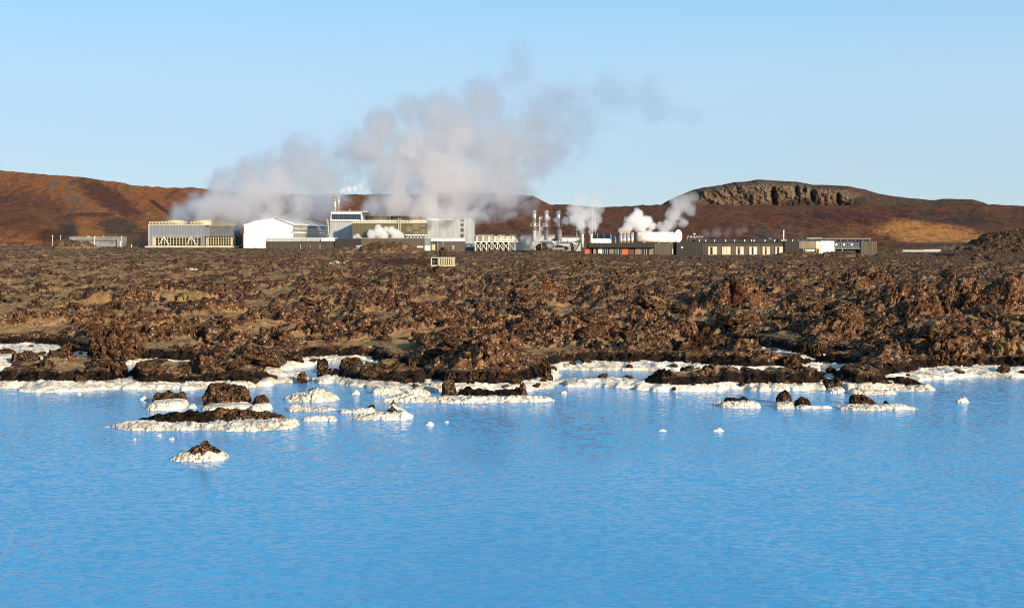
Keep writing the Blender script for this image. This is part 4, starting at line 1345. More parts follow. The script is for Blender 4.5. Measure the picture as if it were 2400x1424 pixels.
# --- gabled hall, metal glare put into its white front, turned a little to the left
def hall():
    e = empty("gabled_hall", (-90, 474, 2.5), "bright white hall with low gable front and ribbed blue grey roof", "building")
    o = e.location
    fl, fr = Vector((571 - CX, 0, 0)) * 474 / F + Vector((0, 474, 0)), Vector((688 - CX, 0, 0)) * 474 / F + Vector((0, 474, 0))
    side = Vector((-77.0, 540, 0)) - Vector((fr.x, fr.y, 0))
    def at(t, py, push=0.0):                 # point on the gable front, t from left to right
        p = fl.lerp(fr, t)
        z = HC - (py - YH) * p.y / F
        nrm = Vector((0, -1, 0)) * push
        return Vector((p.x, p.y, z)) + nrm - o
    t_of = lambda px: (px - 571) / (688 - 571)
    def face(name, pts, mat, vec, push=0.0):
        m = MB()
        m.prism([at(t_of(a), b, push) for a, b in pts], vec)
        return m.build(name, mat, e)
    inn = Vector((0, 1, 0))
    face("gable", [(572, 546), (572, 528), (600, 519), (643, 513), (686, 529), (686, 546)], WCLAD, side * 0.995)
    face("front_wall", [(571, 581), (571, 546.3), (686, 546.3), (686, 581)], WHITE, inn * 2.0, 0.05)  # bright reflection of the metal front painted as white
    face("side_wall", [(682, 581), (682, 546.5), (685.5, 538), (685.8, 581)], ALU, side)
    face("eave_soffit", [(660, 529.5), (688, 529.5), (688, 537), (660, 537)], GREY, side * 1.0, -0.05)
    rf = face("roof", [(643.5, 511.8), (646, 511.6), (690, 528), (689, 530)], GREYC, side * 1.0, 0.1)
    face("roof_slope", [(570, 528), (570, 526.5), (600, 517.5), (643, 511.5), (643, 513), (600, 519)], WHITE, side, 0.12)
    # raised ribs across the roof slope, each running from ridge to eave
    a0, a1 = at(t_of(645), 512.0), at(t_of(689.5), 528.4)
    n = 34
    for i in range(n):
        k = side * ((i + 0.5) / n)
        m = MB()
        m.tube([a0 + k + Vector((0, 0, 0.06)), a1 + k + Vector((0, 0, 0.06))], 0.13, 5)
        m.build("roof_rib", WHITE if i % 2 else GREY, rf)
    # gutter along the side eave
    m = MB()
    g0 = at(t_of(688.5), 539.5)
    m.tube([g0, g0 + side], 0.28, 8)
    m.build("gutter", STEEL, e, True)
    for t in (0.04, 0.35, 0.66, 0.97):
        m = MB()
        g = at(t_of(687.5), 540) + side * t
        m.tube([g, g + Vector((0, 0, -4.5))], 0.12, 6)
        m.build("downpipe", GREY, e)
    face("front_seam", [(571, 546.8), (571, 545.8), (686, 545.8), (686, 546.8)], CREAM, inn * 0.1, 0.14)
hall()
s = Site("lean_to", 561, 577, 485, "narrow blue black lean-to squeezed between grey tower and white hall", "shed")
m = MB()
m.prism([s.L(552, 579), s.L(571, 579), s.L(571, 546), s.L(552, 555)], (0, 8, 0))
m.build("wall", GREYD, s.e)
s.box("doorway", 562, 556, 570, 579, GLASS, -0.05, 0.1)
s.box("base_slab", 548, 576, 566, 579, CREAM, -0.3, 0.3)

# --- low brown building in front of the powerhouse
s = Site("low_building", 850, 585, 455, "long low brown building with white parapets in front of the silver plant", "building")
s.box("wall", 623, 565.5, 785, 586, BROWN, 0, 6)
s.box("wall", 785.3, 559, 845, 588, BLACK, -0.5, 6.5)
s.box("wall", 845.3, 559, 995, 590, BROWN2, -0.2, 6)
s.box("wall", 1010, 565.5, 1089, 590, BROWN2, 0, 6)
s.box("door_bay", 995.3, 559, 1009.7, 590, TEAL, -0.1, 6)
s.box("parapet", 623, 559, 784.8, 565, GREY, 0.3, 5)
s.box("coping", 622, 557.6, 786, 559.2, WHITE, 0.1, 5.5)
s.box("parapet", 1010.3, 558.5, 1088, 565.2, WHITE, 0.3, 5)
s.box("coping", 845, 557.3, 996, 558.8, GREY, -0.35, 6.3)
for x in range(640, 784, 22):
    s.box("parapet_seam", x - 0.5, 559.6, x + 0.5, 564.6, MGREY, 0.24, 0.1)
for x in (1030, 1042, 1056, 1073):
    s.box("parapet_seam", x - 0.8, 560, x + 0.8, 563, MGREY, 0.2, 0.15)
for x0, x1 in ((753, 762), (762.5, 772), (773, 779), (780, 787)):
    s.box("roof_unit", x0, 559, x1, 565, WHITE, -0.4, 1.0)
def win(st, x0, y0, x1, y1, off, panes=2, frame=WHITE, pane=GLASS):
    f = st.box("window", x0, y0, x1, y1, frame, off, 0.12)
    for i in range(panes):
        a = x0 + 0.8 + (x1 - x0 - 1.6) * i / panes
        b = x0 + 0.8 + (x1 - x0 - 1.6) * (i + 1) / panes - (0.6 if i < panes - 1 else 0)
        st.box("pane", a, y0 + 0.9, b, y1 - 0.9, pane, off - 0.03, 0.05, parent=f)
win(s, 836, 575.5, 848, 581, -0.62, 3)
win(s, 978, 576.5, 992, 580, -0.32, 3, pane=CURTAIN)
win(s, 995.6, 576, 1008, 587, -0.22, 3, pane=CURTAIN)
s.box("door", 1009.9, 573, 1020, 586, CREAM, -0.12, 0.1)
win(s, 1061, 576, 1064, 583, -0.12, 1)
for x in (704, 727, 750):
    s.tube("wall_pipe", [(x, 587, -0.3), (x, 573, -0.3)], 0.13, GREY, n=6)

# --- powerhouse: silver blocks
s = Site("powerhouse", 800, 560, 484, "silver powerhouse block with dark blue glazed roof band below two chimneys", "building")
s.box("wall", 773, 519.5, 826, 572, ALU, 0, 18)
s.box("dark_joint", 774, 517.5, 846, 519.3, DARK, 0.1, 17)  # near-black strip between wall and roof block
m = MB()
m.prism([s.L(774, 517.3), s.L(847, 517.3), s.L(847, 496), s.L(776.5, 496)], (0, 17, 0))
m.build("roof_block", WHITE, s.e)
gl = s.box("roof_glazing", 777, 501, 846, 514.5, GREYD, -0.06, 0.1)
for i in range(15):
    x = 778 + i * 4.55
    s.box("pane", x, 501.6, x + 3.5, 513.9, GLASS, -0.12, 0.1, parent=gl)
s.box("roof_edge", 774, 494.8, 862, 497.8, GREY, -0.2, 17.5)
m = MB()
m.tube([s.L(768, 515, -0.5), s.L(772, 560, -0.5)], 0.28, 6)
m.build("stair_rail", GREY, s.e)
m = MB()
m.tube([s.L(765, 513, -0.2), s.L(769, 560, -0.2)], 0.2, 6)
m.build("stair_rail", GREY, s.e)
# pile of ducts beside it
for i, (a, b) in enumerate((((752, 557), (760, 552)), ((758, 556), (768, 550)), ((754, 559), (771, 557)))):
    s.tube("duct", [(a[0], a[1], -0.8), (b[0], b[1], -0.8)], 0.35, GREYD, n=8)
s = Site("chimney", 785, 497, 492, "thicker steel chimney with flared rusty top on the plant roof", "chimney")
s.tube("shaft", [(785, 500, 0), (785, 465, 0)], 0.58, STEEL, n=14)
s.tube("cap", [(785, 465.5, 0), (785, 462, 0), (785, 460.5, 0)], [0.6, 0.66, 0.62], RUSTY, n=14)
for y in (470, 478, 486):
    s.tube("band", [(785, y, 0), (785, y + 1, 0)], 0.63, RUSTY, n=14)
s.tube("ladder", [(788.2, 500, -0.3), (788.2, 466, -0.3)], 0.09, RUSTY, n=5)
s = Site("chimney", 794, 497, 492, "thin tall steel chimney blowing a white wisp to the right", "chimney")
s.tube("shaft", [(793.8, 500, 0), (793.8, 452.5, 0)], 0.27, STEEL, n=12)
s.tube("cap", [(793.8, 454.5, 0), (793.8, 451.5, 0)], 0.34, RUSTY, n=12)
s = Site("roof_vent", 820, 497, 490, "short dark capped vent on the roof right of the chimneys", "vent")
s.tube("pipe", [(819.5, 498, 0), (819.5, 488, 0)], 0.35, RUSTY, n=10)
s.tube("cap", [(819.5, 489, 0), (819.5, 486, 0)], [0.55, 0.4], DARK, n=10)

# --- central olive cooling tower
s = Site("cooling_tower", 912, 560, 474, "olive brown cooling tower with white railing posts between two silver blocks", "cooling tower")
s.box("wall", 825.5, 522.5, 949, 572, OLIVE, 0, 14)
s.box("wall", 949.3, 522.5, 1000, 551, OLIVE, 0.05, 14)
s.box("wall", 949.3, 551, 1000, 572, DARK, 2.0, 11)
s.box("corner_post", 998, 551, 1000.2, 572, GREY, 0, 0.5)
s.box("inlet_beam", 950, 549.3, 1000, 551.2, WHITE, -0.05, 0.4)
for x in (955, 963, 971, 979, 987, 995):
    s.tube("brace", [(x - 3, 551, 0.1), (x, 558, 0.1), (x + 3, 551, 0.1)], 0.12, WHITE, n=5)
for r_ in range(4):
    for cc in range(3):
        s.box("panel", 952 + cc * 15.8, 526 + r_ * 5.6, 966.6 + cc * 15.8, 531 + r_ * 5.6, TAN if (r_ + cc) % 3 else OLIVE, -0.07, 0.1)
s.box("parapet", 825, 520.5, 1000.5, 522.8, CREAM, -0.15, 14.3)
railing(s, 828, 999, 515.8, 520.8, 36, 0.0, WHITE)
fan_stack(s, 851, 908, 506.5, 520, 1.5, OLIVE)
fan_stack(s, 913, 956, 506.5, 520, 1.5, OLIVE)
fan_stack(s, 955, 985, 508, 520, 2.5, TAN)
s.tube("ladder_rail", [(934, 572, -0.4), (934, 512, -0.4)], 0.14, CREAM, n=6)
s.tube("ladder_rail", [(938, 572, -0.4), (938, 512, -0.4)], 0.14, CREAM, n=6)
for y in range(516, 560, 4):
    s.box("rung", 934, y, 938, y + 0.9, CREAM, -0.4, 0.1)

s = Site("silver_block", 1055, 575, 478, "tall silver block with two columns of dark oval vents at its right end", "building")
s.box("wall", 1000.5, 515, 1061, 572, ALU, 0, 16)
m = MB()
m.prism([s.L(1061.3, 580), s.L(1110, 580), s.L(1110, 522), s.L(1108, 516), s.L(1103, 512), s.L(1061.3, 512)], (0, 16, 0))
m.build("tall_wall", ALU, s.e)
s.box("roof_edge", 1000, 513.3, 1061, 515.3, WHITE, -0.1, 16)
for cx in (1081, 1085):
    for y in (516.5, 527, 539, 552):
        m = MB()
        c = s.L(cx, y, -0.06)
        ring = [c + Vector((math.cos(t) * 0.26, 0, math.sin(t) * (0.55 + 0.25 * (y > 530)))) for t in np.linspace(0, 2 * math.pi, 14, endpoint=False)]
        m.prism(ring, (0, 0.12, 0))
        m.build("oval_vent", DARK, s.e)
s.box("base_recess", 1088.5, 578, 1110, 588, DARK, 0.3, 12)
for i in range(9):
    s.box("louvre_fin", 1089 + i * 2.4, 578, 1090 + i * 2.4, 588, GREY, 0.05, 0.25)

# --- pipe bridge and grey long building
s = Site("grey_building", 1180, 575, 500, "long light grey building behind the cream pipe bridge", "building")
s.box("wall", 1108, 553, 1300, 586, GREY, 0, 12)
s.box("roof_edge", 1107, 550, 1301, 553, MGREY, -0.2, 12.5)
for x in (1232, 1260, 1282):
    s.box("wall_panel", x, 560, x + 10, 574, WHITE, -0.08, 0.1)
s = Site("pipe_bridge", 1160, 585, 470, "cream pipe bridge on crossed white trusses beside the silver block", "pipe bridge")
for k, (y0, y1, off) in enumerate(((553.5, 557, 0.8), (557.5, 561, 0.2), (561.5, 565, 0))):
    m = MB()
    r = (y1 - y0) * s.d / F / 2
    m.tube([s.L(1111, (y0 + y1) / 2, off + r), s.L(1214 - 4 * (2 - k), (y0 + y1) / 2, off + r)], r, 12)
    m.build("pipe", CREAM, s.e, True)
for x in (1118, 1132, 1146, 1160, 1174, 1188, 1202):
    s.box("pipe_saddle", x - 1, 553, x + 1, 565.8, WHITE, -0.1, 0.3)
s.box("deck", 1110, 565.8, 1215, 567, WHITE, -0.2, 2.6)
for x in range(1114, 1216, 13):
    s.box("truss_post", x - 0.6, 567, x + 0.6, 588, WHITE, 0, 0.2)
    if x < 1205:
        s.tube("truss_brace", [(x, 567, 0.1), (x + 13, 586, 0.1)], 0.11, WHITE, n=5)
        s.tube("truss_brace", [(x + 13, 567, 0.25), (x, 586, 0.25)], 0.11, CREAM, n=5)
    s.box("truss_post", x + 3, 567, x + 4.2, 588, CREAM, 2.2, 0.2)
s.box("dark_backing", 1112, 567.2, 1190, 588, DARK, 2.8, 0.3)  # near-black panel behind the trusses
for x in (1118, 1150, 1178):
    s.tube("lamp_arm", [(x, 553, -0.3), (x + 6, 550, -0.6)], 0.08, CREAM, n=5)

# --- steam separators
GRP = "steel exhaust stacks on the separator frame"
for i, (x, lab, lower) in enumerate(((1252.5, "left steel stack of three, nearest the cream pipe bridge", 0), (1281, "middle steel stack of three beside the thin pole", 0), (1309, "right steel stack of three with a wide lower drum", 1))):
    s = Site("exhaust_stack", x, 570, 482, lab, "stack", GRP)
    s.tube("shaft", [(x, 552, 0), (x, 528, 0), (x, 518, 0)], [0.62, 0.62, 0.62], STEEL, n=16)
    s.tube("silencer", [(x, 518, 0), (x, 516, 0), (x, 494.5, 0)], [0.45, 0.7, 0.7], STEEL, n=16)
    s.tube("mouth_ring", [(x, 495.5, 0), (x, 493.8, 0)], 0.76, CREAM, n=16)
    s.box("platform", x - 9, 528.8, x + 9, 530.2, GREY, -1.2, 2.4)
    for q in (x - 8.5, x - 3, x + 3, x + 8.5):
        s.box("platform_post", q - 0.4, 523.5, q + 0.4, 528.8, CREAM, -1.2, 0.1)
    s.box("platform_rail", x - 9, 523, x + 9, 524, CREAM, -1.2, 0.1)
    for q in (x - 5, x + 6):
        s.box("frame_leg", q - 0.5, 530, q + 0.5, 580, GREY, 0.9, 0.2)
    s.tube("band", [(x, 534, 0), (x, 538, 0)], 0.66, RUSTY, n=16)
    if lower:
        s.tube("drum", [(x + 2, 578, 0), (x + 2, 541, 0), (x, 536, 0)], [0.95, 0.95, 0.6], CREAM, n=18)
    else:
        s.tube("drum", [(x, 578, 0), (x, 540, 0)], 0.72, GREY, n=16)
def pole(label, x, y0, y1, d, r=0.14, mat=None, group=None, head=None, name="lamp_post", cat="lamp post"):
    s = Site(name, x, y1, d, label, cat, group)
    s.tube("post", [(x, y1 + 2, 0), (x, y0, 0)], [r * 1.2, r], mat or GREY, n=8)
    if head == 'T':
        s.tube("arm", [(x - 5, y0 + 1, 0), (x + 5, y0 + 1, 0)], 0.09, mat or GREY, n=6)
        for q in (x - 5, x + 5):
            s.box("lamp_head", q - 1.6, y0 - 0.4, q + 1.6, y0 + 1.2, mat or GREY, -0.2, 0.4)
    elif head == 'L':
        s.box("lamp_head", x - 3, y0 - 1.5, x + 3, y0 + 1.4, CREAM, -0.3, 0.6)
    else:
        s.tube("cap", [(x, y0 + 1, 0), (x, y0 - 0.8, 0)], [r * 1.6, r * 1.3], WHITE, n=8)
    return s
pole("grey pole standing between left and middle steel stacks", 1264.5, 511, 563, 478, 0.26, name="vent_pole", cat="pole")
pole("post with broad yellowish lamp head beside the silver pipe loop", 1352, 538, 568, 470, 0.12, head='L')
pole("tall pale mast rising through the steam, left of a pair", 1388.5, 485, 560, 500, 0.17, GREY, "masts behind the steam vents", name="mast", cat="mast")
pole("shorter pale mast rising through the steam, right of a pair", 1395.5, 506, 560, 500, 0.16, GREY, "masts behind the steam vents", name="mast", cat="mast")
pole("double armed lamp in front of the big white tank", 1508, 560, 575, 440, 0.10, head='T')
pole("lamp post before the silver block roof edge, left one with double arm", 1038, 558, 585, 452, 0.10, head='T')
pole("plain thin lamp post at the brown wall near the cream door", 1026, 563, 588, 452, 0.09)
pole("white post left of the low grey building, taller and farther left", 123, 552, 575, 440, 0.15, GREY)
pole("short white post just left of the low grey building", 142, 553, 562, 470, 0.13, GREY)
pole("white post in front of the low grey building", 221, 558, 577, 440, 0.18, CREAM)
pole("tall white post at right end of the low grey building", 285, 554, 578, 440, 0.15, GREY)
pole("small slim post touching the right end of the low grey building", 282, 566, 576, 445, 0.12, WHITE)
pole("tiny white post in the gap right of the low grey building", 308, 574, 578, 440, 0.12, WHITE)
pole("thin post standing in mist at the right before the dark ridge", 2251, 573, 584, 420, 0.12)

s = Site("steam_pipe", 1300, 585, 462, "looped silver pipe running over the rocks with bent down ends", "pipe")
s.tube("pipe", [(1250, 582, 0), (1250, 572, 0), (1252, 567, 0), (1257, 565, 0), (1290, 565, 0), (1296, 567, 0), (1300, 572, 0)], 0.5, STEEL, n=14)
s.tube("pipe", [(1298, 567.5, 0.4), (1338, 567.5, 0.4), (1345, 569.5, 0.4), (1350, 576, 0.4)], 0.5, STEEL, n=14)
for x in (1262, 1280, 1310, 1330):
    s.tube("flange", [(x, 566, 0.2), (x + 1.5, 566, 0.2)], 0.62, GREY, n=14)
for x in (1270, 1300, 1320):
    s.box("support", x - 0.6, 567, x + 0.6, 586, GREY, 0.3, 0.2)
s = Site("concrete_tank", 1330, 585, 466, "low grey concrete basin under the silver pipe loop", "basin")
s.box("wall", 1296, 569, 1366, 588, GREY, 0.4, 8)
s.box("lower_ledge", 1295, 577, 1366, 588, MGREY, 0, 0.6)
m = MB()
m.prism([s.L(1349, 588), s.L(1368, 588), s.L(1368, 568), s.L(1361, 568)], (0, 3, 0))
m.build("sloping_end", GREY, s.e).location = (0, -0.5, 0)

s = Site("cream_shed", 1340, 566, 492, "cream shed with blue roof behind the silver pipes", "shed")
s.box("wall", 1313, 556, 1372, 580, CREAM, 0, 8)
s.box("roof", 1311, 553, 1374, 556.2, BLUE, -0.3, 8.6)
for x in (1318, 1332, 1346):
    s.box("wall_panel", x, 559, x + 11, 565, WHITE, -0.08, 0.1)
for x, lab in ((1365, "left stubby cream vent pipe puffing steam beside the domed tank"), (1385.5, "right stubby cream vent pipe puffing steam over the domed tank")):
    s = Site("vent_pipe", x, 568, 462, lab, "vent", "stubby steaming vent pipes")
    s.tube("pipe", [(x, 580, 0), (x, 550, 0)], 0.46, CREAM, n=14)
    s.tube("lip", [(x, 551.5, 0), (x, 549, 0)], 0.54, WHITE, n=14)

def hat_tank():
    s = Site("domed_tank", 1390, 578, 466, "short white tank with domed end left of the dark long roof", "tank")
    r = 17 * s.d / F * 0.5
    m = MB()
    c = s.L(1388, 567.5, 0)
    pts, rs = [], []
    for k in range(7):
        a = k / 6 * math.pi / 2
        pts.append(c + Vector((-0.9, -0.6, 0)) * (math.cos(a) * 0.9 - 0.2))
        rs.append(max(0.02, r * math.sin(a)))
    pts.append(c + Vector((6.5, 4.0, 0)))
    rs.append(r)
    m.tube(pts, rs, 24)
    m.build("shell", WHITE, s.e, True)
    m = MB()
    m.tube([c + Vector((0.3, 0.2, 0)), c + Vector((0.55, 0.36, 0))], r * 1.03, 24)
    m.build("hoop", GREY, s.e)
    s.box("saddle", 1378, 574, 1384, 586, GREY, 0.5, 1)
    s.box("saddle", 1400, 574, 1406, 586, GREY, 2.0, 1)
hat_tank()
for x, lab in ((1395, "left dark blue finned cooler behind the domed tank"), (1410, "middle dark blue finned cooler behind the domed tank"), (1425, "right dark blue finned cooler behind the domed tank")):
    s = Site("fin_cooler", x, 569, 484, lab, "cooler", "dark blue finned coolers")
    s.box("cabinet", x - 4.5, 547, x + 4.5, 580, BLUE, 0, 2)
    for k in range(3):
        s.box("fin", x - 4.8, 549 + k * 6, x + 4.8, 550.2 + k * 6, GREY, -0.12, 0.15)
        c = s.L(x, 552.8 + k * 6, -0.1)
        m = MB()
        m.prism([c + Vector((math.cos(t) * 0.5, 0, math.sin(t) * 0.38)) for t in np.linspace(0, 6.283, 12, endpoint=False)], (0, 0.08, 0))
        m.build("fan", DARK, s.e)
    s.box("side_post", x + 5, 546, x + 6, 580, WHITE, -0.1, 0.2)
s = Site("pipe_rack", 1445, 570, 482, "small rack of blue and white pipes between coolers and steel silencers", "pipe rack")
for i, x in enumerate((1432.5, 1435.5, 1439, 1443, 1446.5)):
    s.tube("pipe", [(x, 580, 0), (x, 549 + (i % 2) * 5, 0)], 0.2, (WHITE, BLUE, GREY)[i % 3], n=8)
s.box("deck", 1431, 548, 1450, 549.5, BLUE, -0.3, 1.2)
for k, x in enumerate((1455.5, 1464, 1472.5, 1481.5)):
    s = Site("steel_silencer", x, 568, 470, ("first", "second", "third", "fourth")[k] + " from left of four fat steel tubes in a row under white steam", "silencer", "row of four fat steel tubes")
    s.tube("tube", [(x, 580, 0), (x, 546.5, 0)], 0.55, STEEL, n=16)
    s.tube("rim", [(x, 548, 0), (x, 545.6, 0)], 0.62, CREAM, n=16)
    s.tube("band", [(x, 556, 0), (x, 557.2, 0)], 0.6, GREY, n=16)
s = Site("storage_tank", 1540, 566, 474, "long white horizontal tank with upright oval end plate", "tank")
m = MB()
r = 12.5 * s.d / F
c = s.L(1497, 556, r)
e_ = s.L(1585, 556, r)
m.tube([c + Vector((-0.5, 0, 0)), c, e_], [r * 0.75, r, r], 26)
m.build("shell", WHITE, s.e, True)
m = MB()
c = s.L(1590, 553, 0.6)
m.prism([c + Vector((math.cos(t) * 1.3, 0.25 * math.cos(t), math.sin(t) * 2.35)) for t in np.linspace(0, 6.283, 28, endpoint=False)], (0.4, 1.4, 0))
m.build("end_plate", WHITE, s.e)
s.box("sight_plate", 1587, 546, 1594, 548, CREAM, 0.3, 0.1)
for x in (1512, 1545, 1572):
    s.box("saddle", x - 2, 564, x + 2, 580, MGREY, 0.8, 2.4)

# --- the long dark spa building
s = Site("spa_building", 1700, 590, 430, "long dark flat roofed building in sections behind the lava field", "building")
s.box("canopy_roof", 1380, 569.8, 1534, 580, BLACK, -1.0, 9)
s.box("wall", 1380, 580, 1534, 602, BROWN, 3.0, 6)
for i in range(40):
    s.box("roof_stone", 1381 + i * 3.8, 568.6 + (i * 7 % 3) * 0.3, 1383.8 + i * 3.8, 570, BLACK, -0.8 + (i % 2) * 0.2, 0.5)
for x0, x1, y0, mat in ((1371, 1382, 580, ORANGE), (1383, 1387, 580, DARK), (1391, 1396, 580, TIMBER), (1396, 1401, 580, DARK), (1402, 1412, 580.5, CURTAIN), (1413, 1427, 581, GLASS), (1428, 1440, 580, WOOD),
                        (1441, 1453, 580, GLASS), (1454, 1457, 580, BLUE), (1458, 1472, 580, ORANGE), (1472.4, 1487, 583, WINE), (1489, 1502, 580, WOOD), (1503, 1520, 580, GLASS), (1521, 1533, 580, WOOD)):
    f = s.box("facade_panel", x0, y0, x1, 600, mat, 0.4, 0.3)
    if mat is GLASS:
        for k in range(3):
            q = x0 + (x1 - x0) * (k + 0.2) / 3
            s.box("mullion", q, y0, q + 0.8, 600, CURTAIN if k else GREY, 0.3, 0.1, parent=f)
    if mat is WOOD:
        for k in range(5):
            s.box("plank", x0, y0 + 0.4 + k * 3.4, x1, y0 + 3.2 + k * 3.4, WOOD, 0.3, 0.12, parent=f)
s.box("wall", 1533.5, 570, 1578, 602, BROWN2, 0, 9)
s.box("recess", 1578, 571, 1585, 602, DARK, 1.5, 6)
s.box("lamp", 1575.5, 583, 1577.5, 595, CURTAIN, -0.12, 0.1)
s.box("wall", 1585, 567.5, 1648, 602, BLACK, -0.4, 10)  # shade of the left-facing brown wall put into black colour
win(s, 1596.5, 577.5, 1600, 581.5, -0.5, 1)
s.box("wall", 1648.3, 568.5, 1838, 602, BROWN, 0, 9)
s.box("roof_trim", 1648, 567, 1838, 568.8, BLACK, -0.25, 9.3)
for j, (x0, x1) in enumerate(((1659, 1681), (1691.5, 1713), (1724, 1744), (1755, 1775), (1786.5, 1805), (1816.5, 1835))):
    f = s.box("window", x0, 577.5, x1, 597, TIMBER, -0.14, 0.2)
    w_ = (x1 - x0)
    segs = ([0.05, 0.2, CURTAIN], [0.27, 0.48, CURTAIN if j == 1 else GLASS], [0.54, 0.92, CURTAIN])
    if j in (3, 4):
        segs = ([0.05, 0.3, CURTAIN], [0.34, 0.52, GLASS], [0.56, 0.7, CURTAIN], [0.74, 0.93, CURTAIN])
    for a, b, mt in segs:
        s.box("pane", x0 + a * w_, 578.6, x0 + b * w_, 596, mt, -0.18, 0.06, parent=f)
    if j in (2, 4):
        s.box("transom", x0 + 0.05 * w_, 581.3, x1 - 0.05 * w_, 582.5, TIMBER, -0.22, 0.05, parent=f)
    s.box("plank_field", x1 + 1.2, 577.5, x1 + 9, 600, BROWN2, -0.05, 0.1)
s.box("corner_post", 1846.5, 577, 1848.5, 596, WHITE, -0.15, 0.15)
s.box("wall", 1838.2, 564.5, 1872.5, 602, BLACK, -0.6, 10)
s.box("upper_storey", 1632, 560.5, 1872, 567, BLACK, 3.0, 6)
for x in (1642, 1657, 1678, 1704, 1725, 1749, 1765, 1771, 1797, 1820, 1837, 1862):
    s.box("roof_post", x - 0.9, 561.5, x + 0.9, 566, WHITE, 2.8, 0.25)
s.box("roof_box", 1806, 557.5, 1814, 561, GREYD, 3.5, 1.5)
s.box("plank_wall", 1873, 565, 1911.5, 583, WOOD, 0, 9)
for k in range(7):
    s.box("plank", 1873.2, 565.2 + k * 2.55, 1911.3, 567.4 + k * 2.55, WOOD, -0.08, 0.12)
s.box("wall", 1873, 583, 1911.5, 602, BROWN, 0.4, 8)
s.box("window_band", 1889, 584, 1911, 589, CURTAIN, 0.2, 0.2)
s.box("window_band", 1874, 584, 1881, 589, GLASS, 0.2, 0.2)
d_ = s.box("door", 1882.5, 582, 1888.5, 598, TIMBER, 0.1, 0.2)
s.box("door_pane", 1884, 583.5, 1887, 598, DARK, 0.04, 0.1, parent=d_)
s.box("white_panel", 1912, 565, 1924, 602, CURTAIN, -0.05, 9)
s.box("white_panel", 1924.2, 564.6, 1955, 602, WHITE, -0.15, 9)
d_ = s.box("door", 1912.5, 582, 1920, 598, TIMBER, -0.2, 0.2)
s.box("door_pane", 1914, 583.5, 1918.5, 598, DARK, -0.25, 0.1, parent=d_)
gw = s.box("glazed_wall", 1955.5, 567, 2017, 582, GLASS, 0.2, 6)
for k in range(16):
    x = 1956 + k * 4
    s.box("mullion", x, 567, x + 0.7, 582, GREYC, 0.12, 0.1, parent=gw)
for k in range(4):
    s.box("transom", 1955.5, 568 + k * 3.7, 2017, 568.7 + k * 3.7, GREYC, 0.14, 0.1, parent=gw)
for x in (1958, 1976, 1994):
    s.box("painted_lit_panel", x, 570.5, x + 5, 575.5, CURTAIN, 0.06, 0.1, parent=gw)  # lit look is in the pale colour, the panels do not glow
s.box("undercroft", 1955.5, 582, 2017, 602, DARK, 1.5, 6)
s.box("transom_beam", 1955.5, 581.3, 2018, 582.8, GREY, 0.0, 0.3)
for x in (1957, 1975, 2016):
    s.box("pillar", x - 0.7, 582, x + 0.7, 600, GREY, 0.2, 0.3)
s.box("wall", 2017.5, 565.5, 2055, 602, BROWN2, -0.2, 9)
s.box("roof_beam", 1895, 556, 1931, 560, MGREY, 2.5, 5)
s.box("roof_beam", 1931.2, 558, 2046, 560.5, WOOD, 2.3, 5)
s.box("clerestory", 1873, 560.5, 2044, 565.3, GLASS, 3.0, 4)
for x in (1875, 1886, 1893, 1908, 1930, 1945, 1963, 1975, 1991, 2010, 2028, 2043):
    s.box("roof_post", x - 0.9, 560.4, x + 0.9, 565.2, WOOD, 2.7, 0.3)
s = Site("flue_pipe", 1841, 566, 428, "thin white flue pipe standing above the dark roof at its right half", "flue")
s.tube("pipe", [(1841, 566, 3), (1841, 541, 3)], 0.19, WHITE, n=10)
s.tube("cap", [(1841, 541.5, 3), (1841, 538.8, 3)], [0.26, 0.22], WHITE, n=10)
s.box("bracket", 1843, 562, 1848, 564, CURTAIN, 3, 0.5)
for k in range(6):
    x = 1611 + k * 6.6
    s = Site("curved_vent", x, 562, 445, ("leftmost" if k == 0 else "rightmost" if k == 5 else ("second", "third", "fourth", "fifth")[k - 1] + " from left") + " of six small hooked white vents right of the oval tank plate", "vent", "small hooked white vents")
    s.tube("pipe", [(x, 566, 0), (x, 556, 0), (x + 0.8, 554, 0), (x + 2.4, 553.6, 0), (x + 3.4, 555.5, 0)], 0.2, STEEL, n=8)
pole("small antenna post with bright head above the hooked vents", 1627, 548, 562, 446, 0.1, head='L', name="antenna_post", cat="post")

# --- far left
s = Site("grey_building", 222, 575, 500, "low grey concrete building with dark band at the far left", "building")
s.box("wall", 163, 555, 233, 580, MGREY, 0, 10)
s.box("wall", 233.2, 555.5, 278.5, 580, MGREY, 0.2, 10)
s.box("window_band", 178, 561.5, 278.6, 565.5, GREYD, -0.1, 0.5)
s.box("roof_edge", 163, 554.5, 279, 556, MGREY, -0.2, 10.5)
s.box("pipe_chase", 275, 560, 280, 580, MGREY, -0.6, 1)
for x in (202, 206, 219, 239):
    s.box("roof_vent", x, 553.3, x + 2.2, 554.6, WHITE, 1, 0.8)
s.box("sign_plate", 261, 568, 266, 570, DARK, 0.08, 0.1)
for x0, x1, y, lab in ((14, 46, 567.5, "longer strip of dark red fencing at the far left edge"), (97, 121, 569.5, "short strip of dark red fencing left of the white posts")):
    s = Site("red_fence", (x0 + x1) / 2, y + 4, 470, lab, "fence", "dark red fence strips")
    for k in range(6):
        q = x0 + (x1 - x0) * k / 5
        s.box("post", q - 0.5, y, q + 0.5, y + 10, REDM, 0, 0.2)
    s.box("rail", x0, y, x1, y + 2.6, REDM, -0.1, 0.1)
    s.box("rail", x0, y + 3.4, x1, y + 5, REDM, -0.1, 0.1)
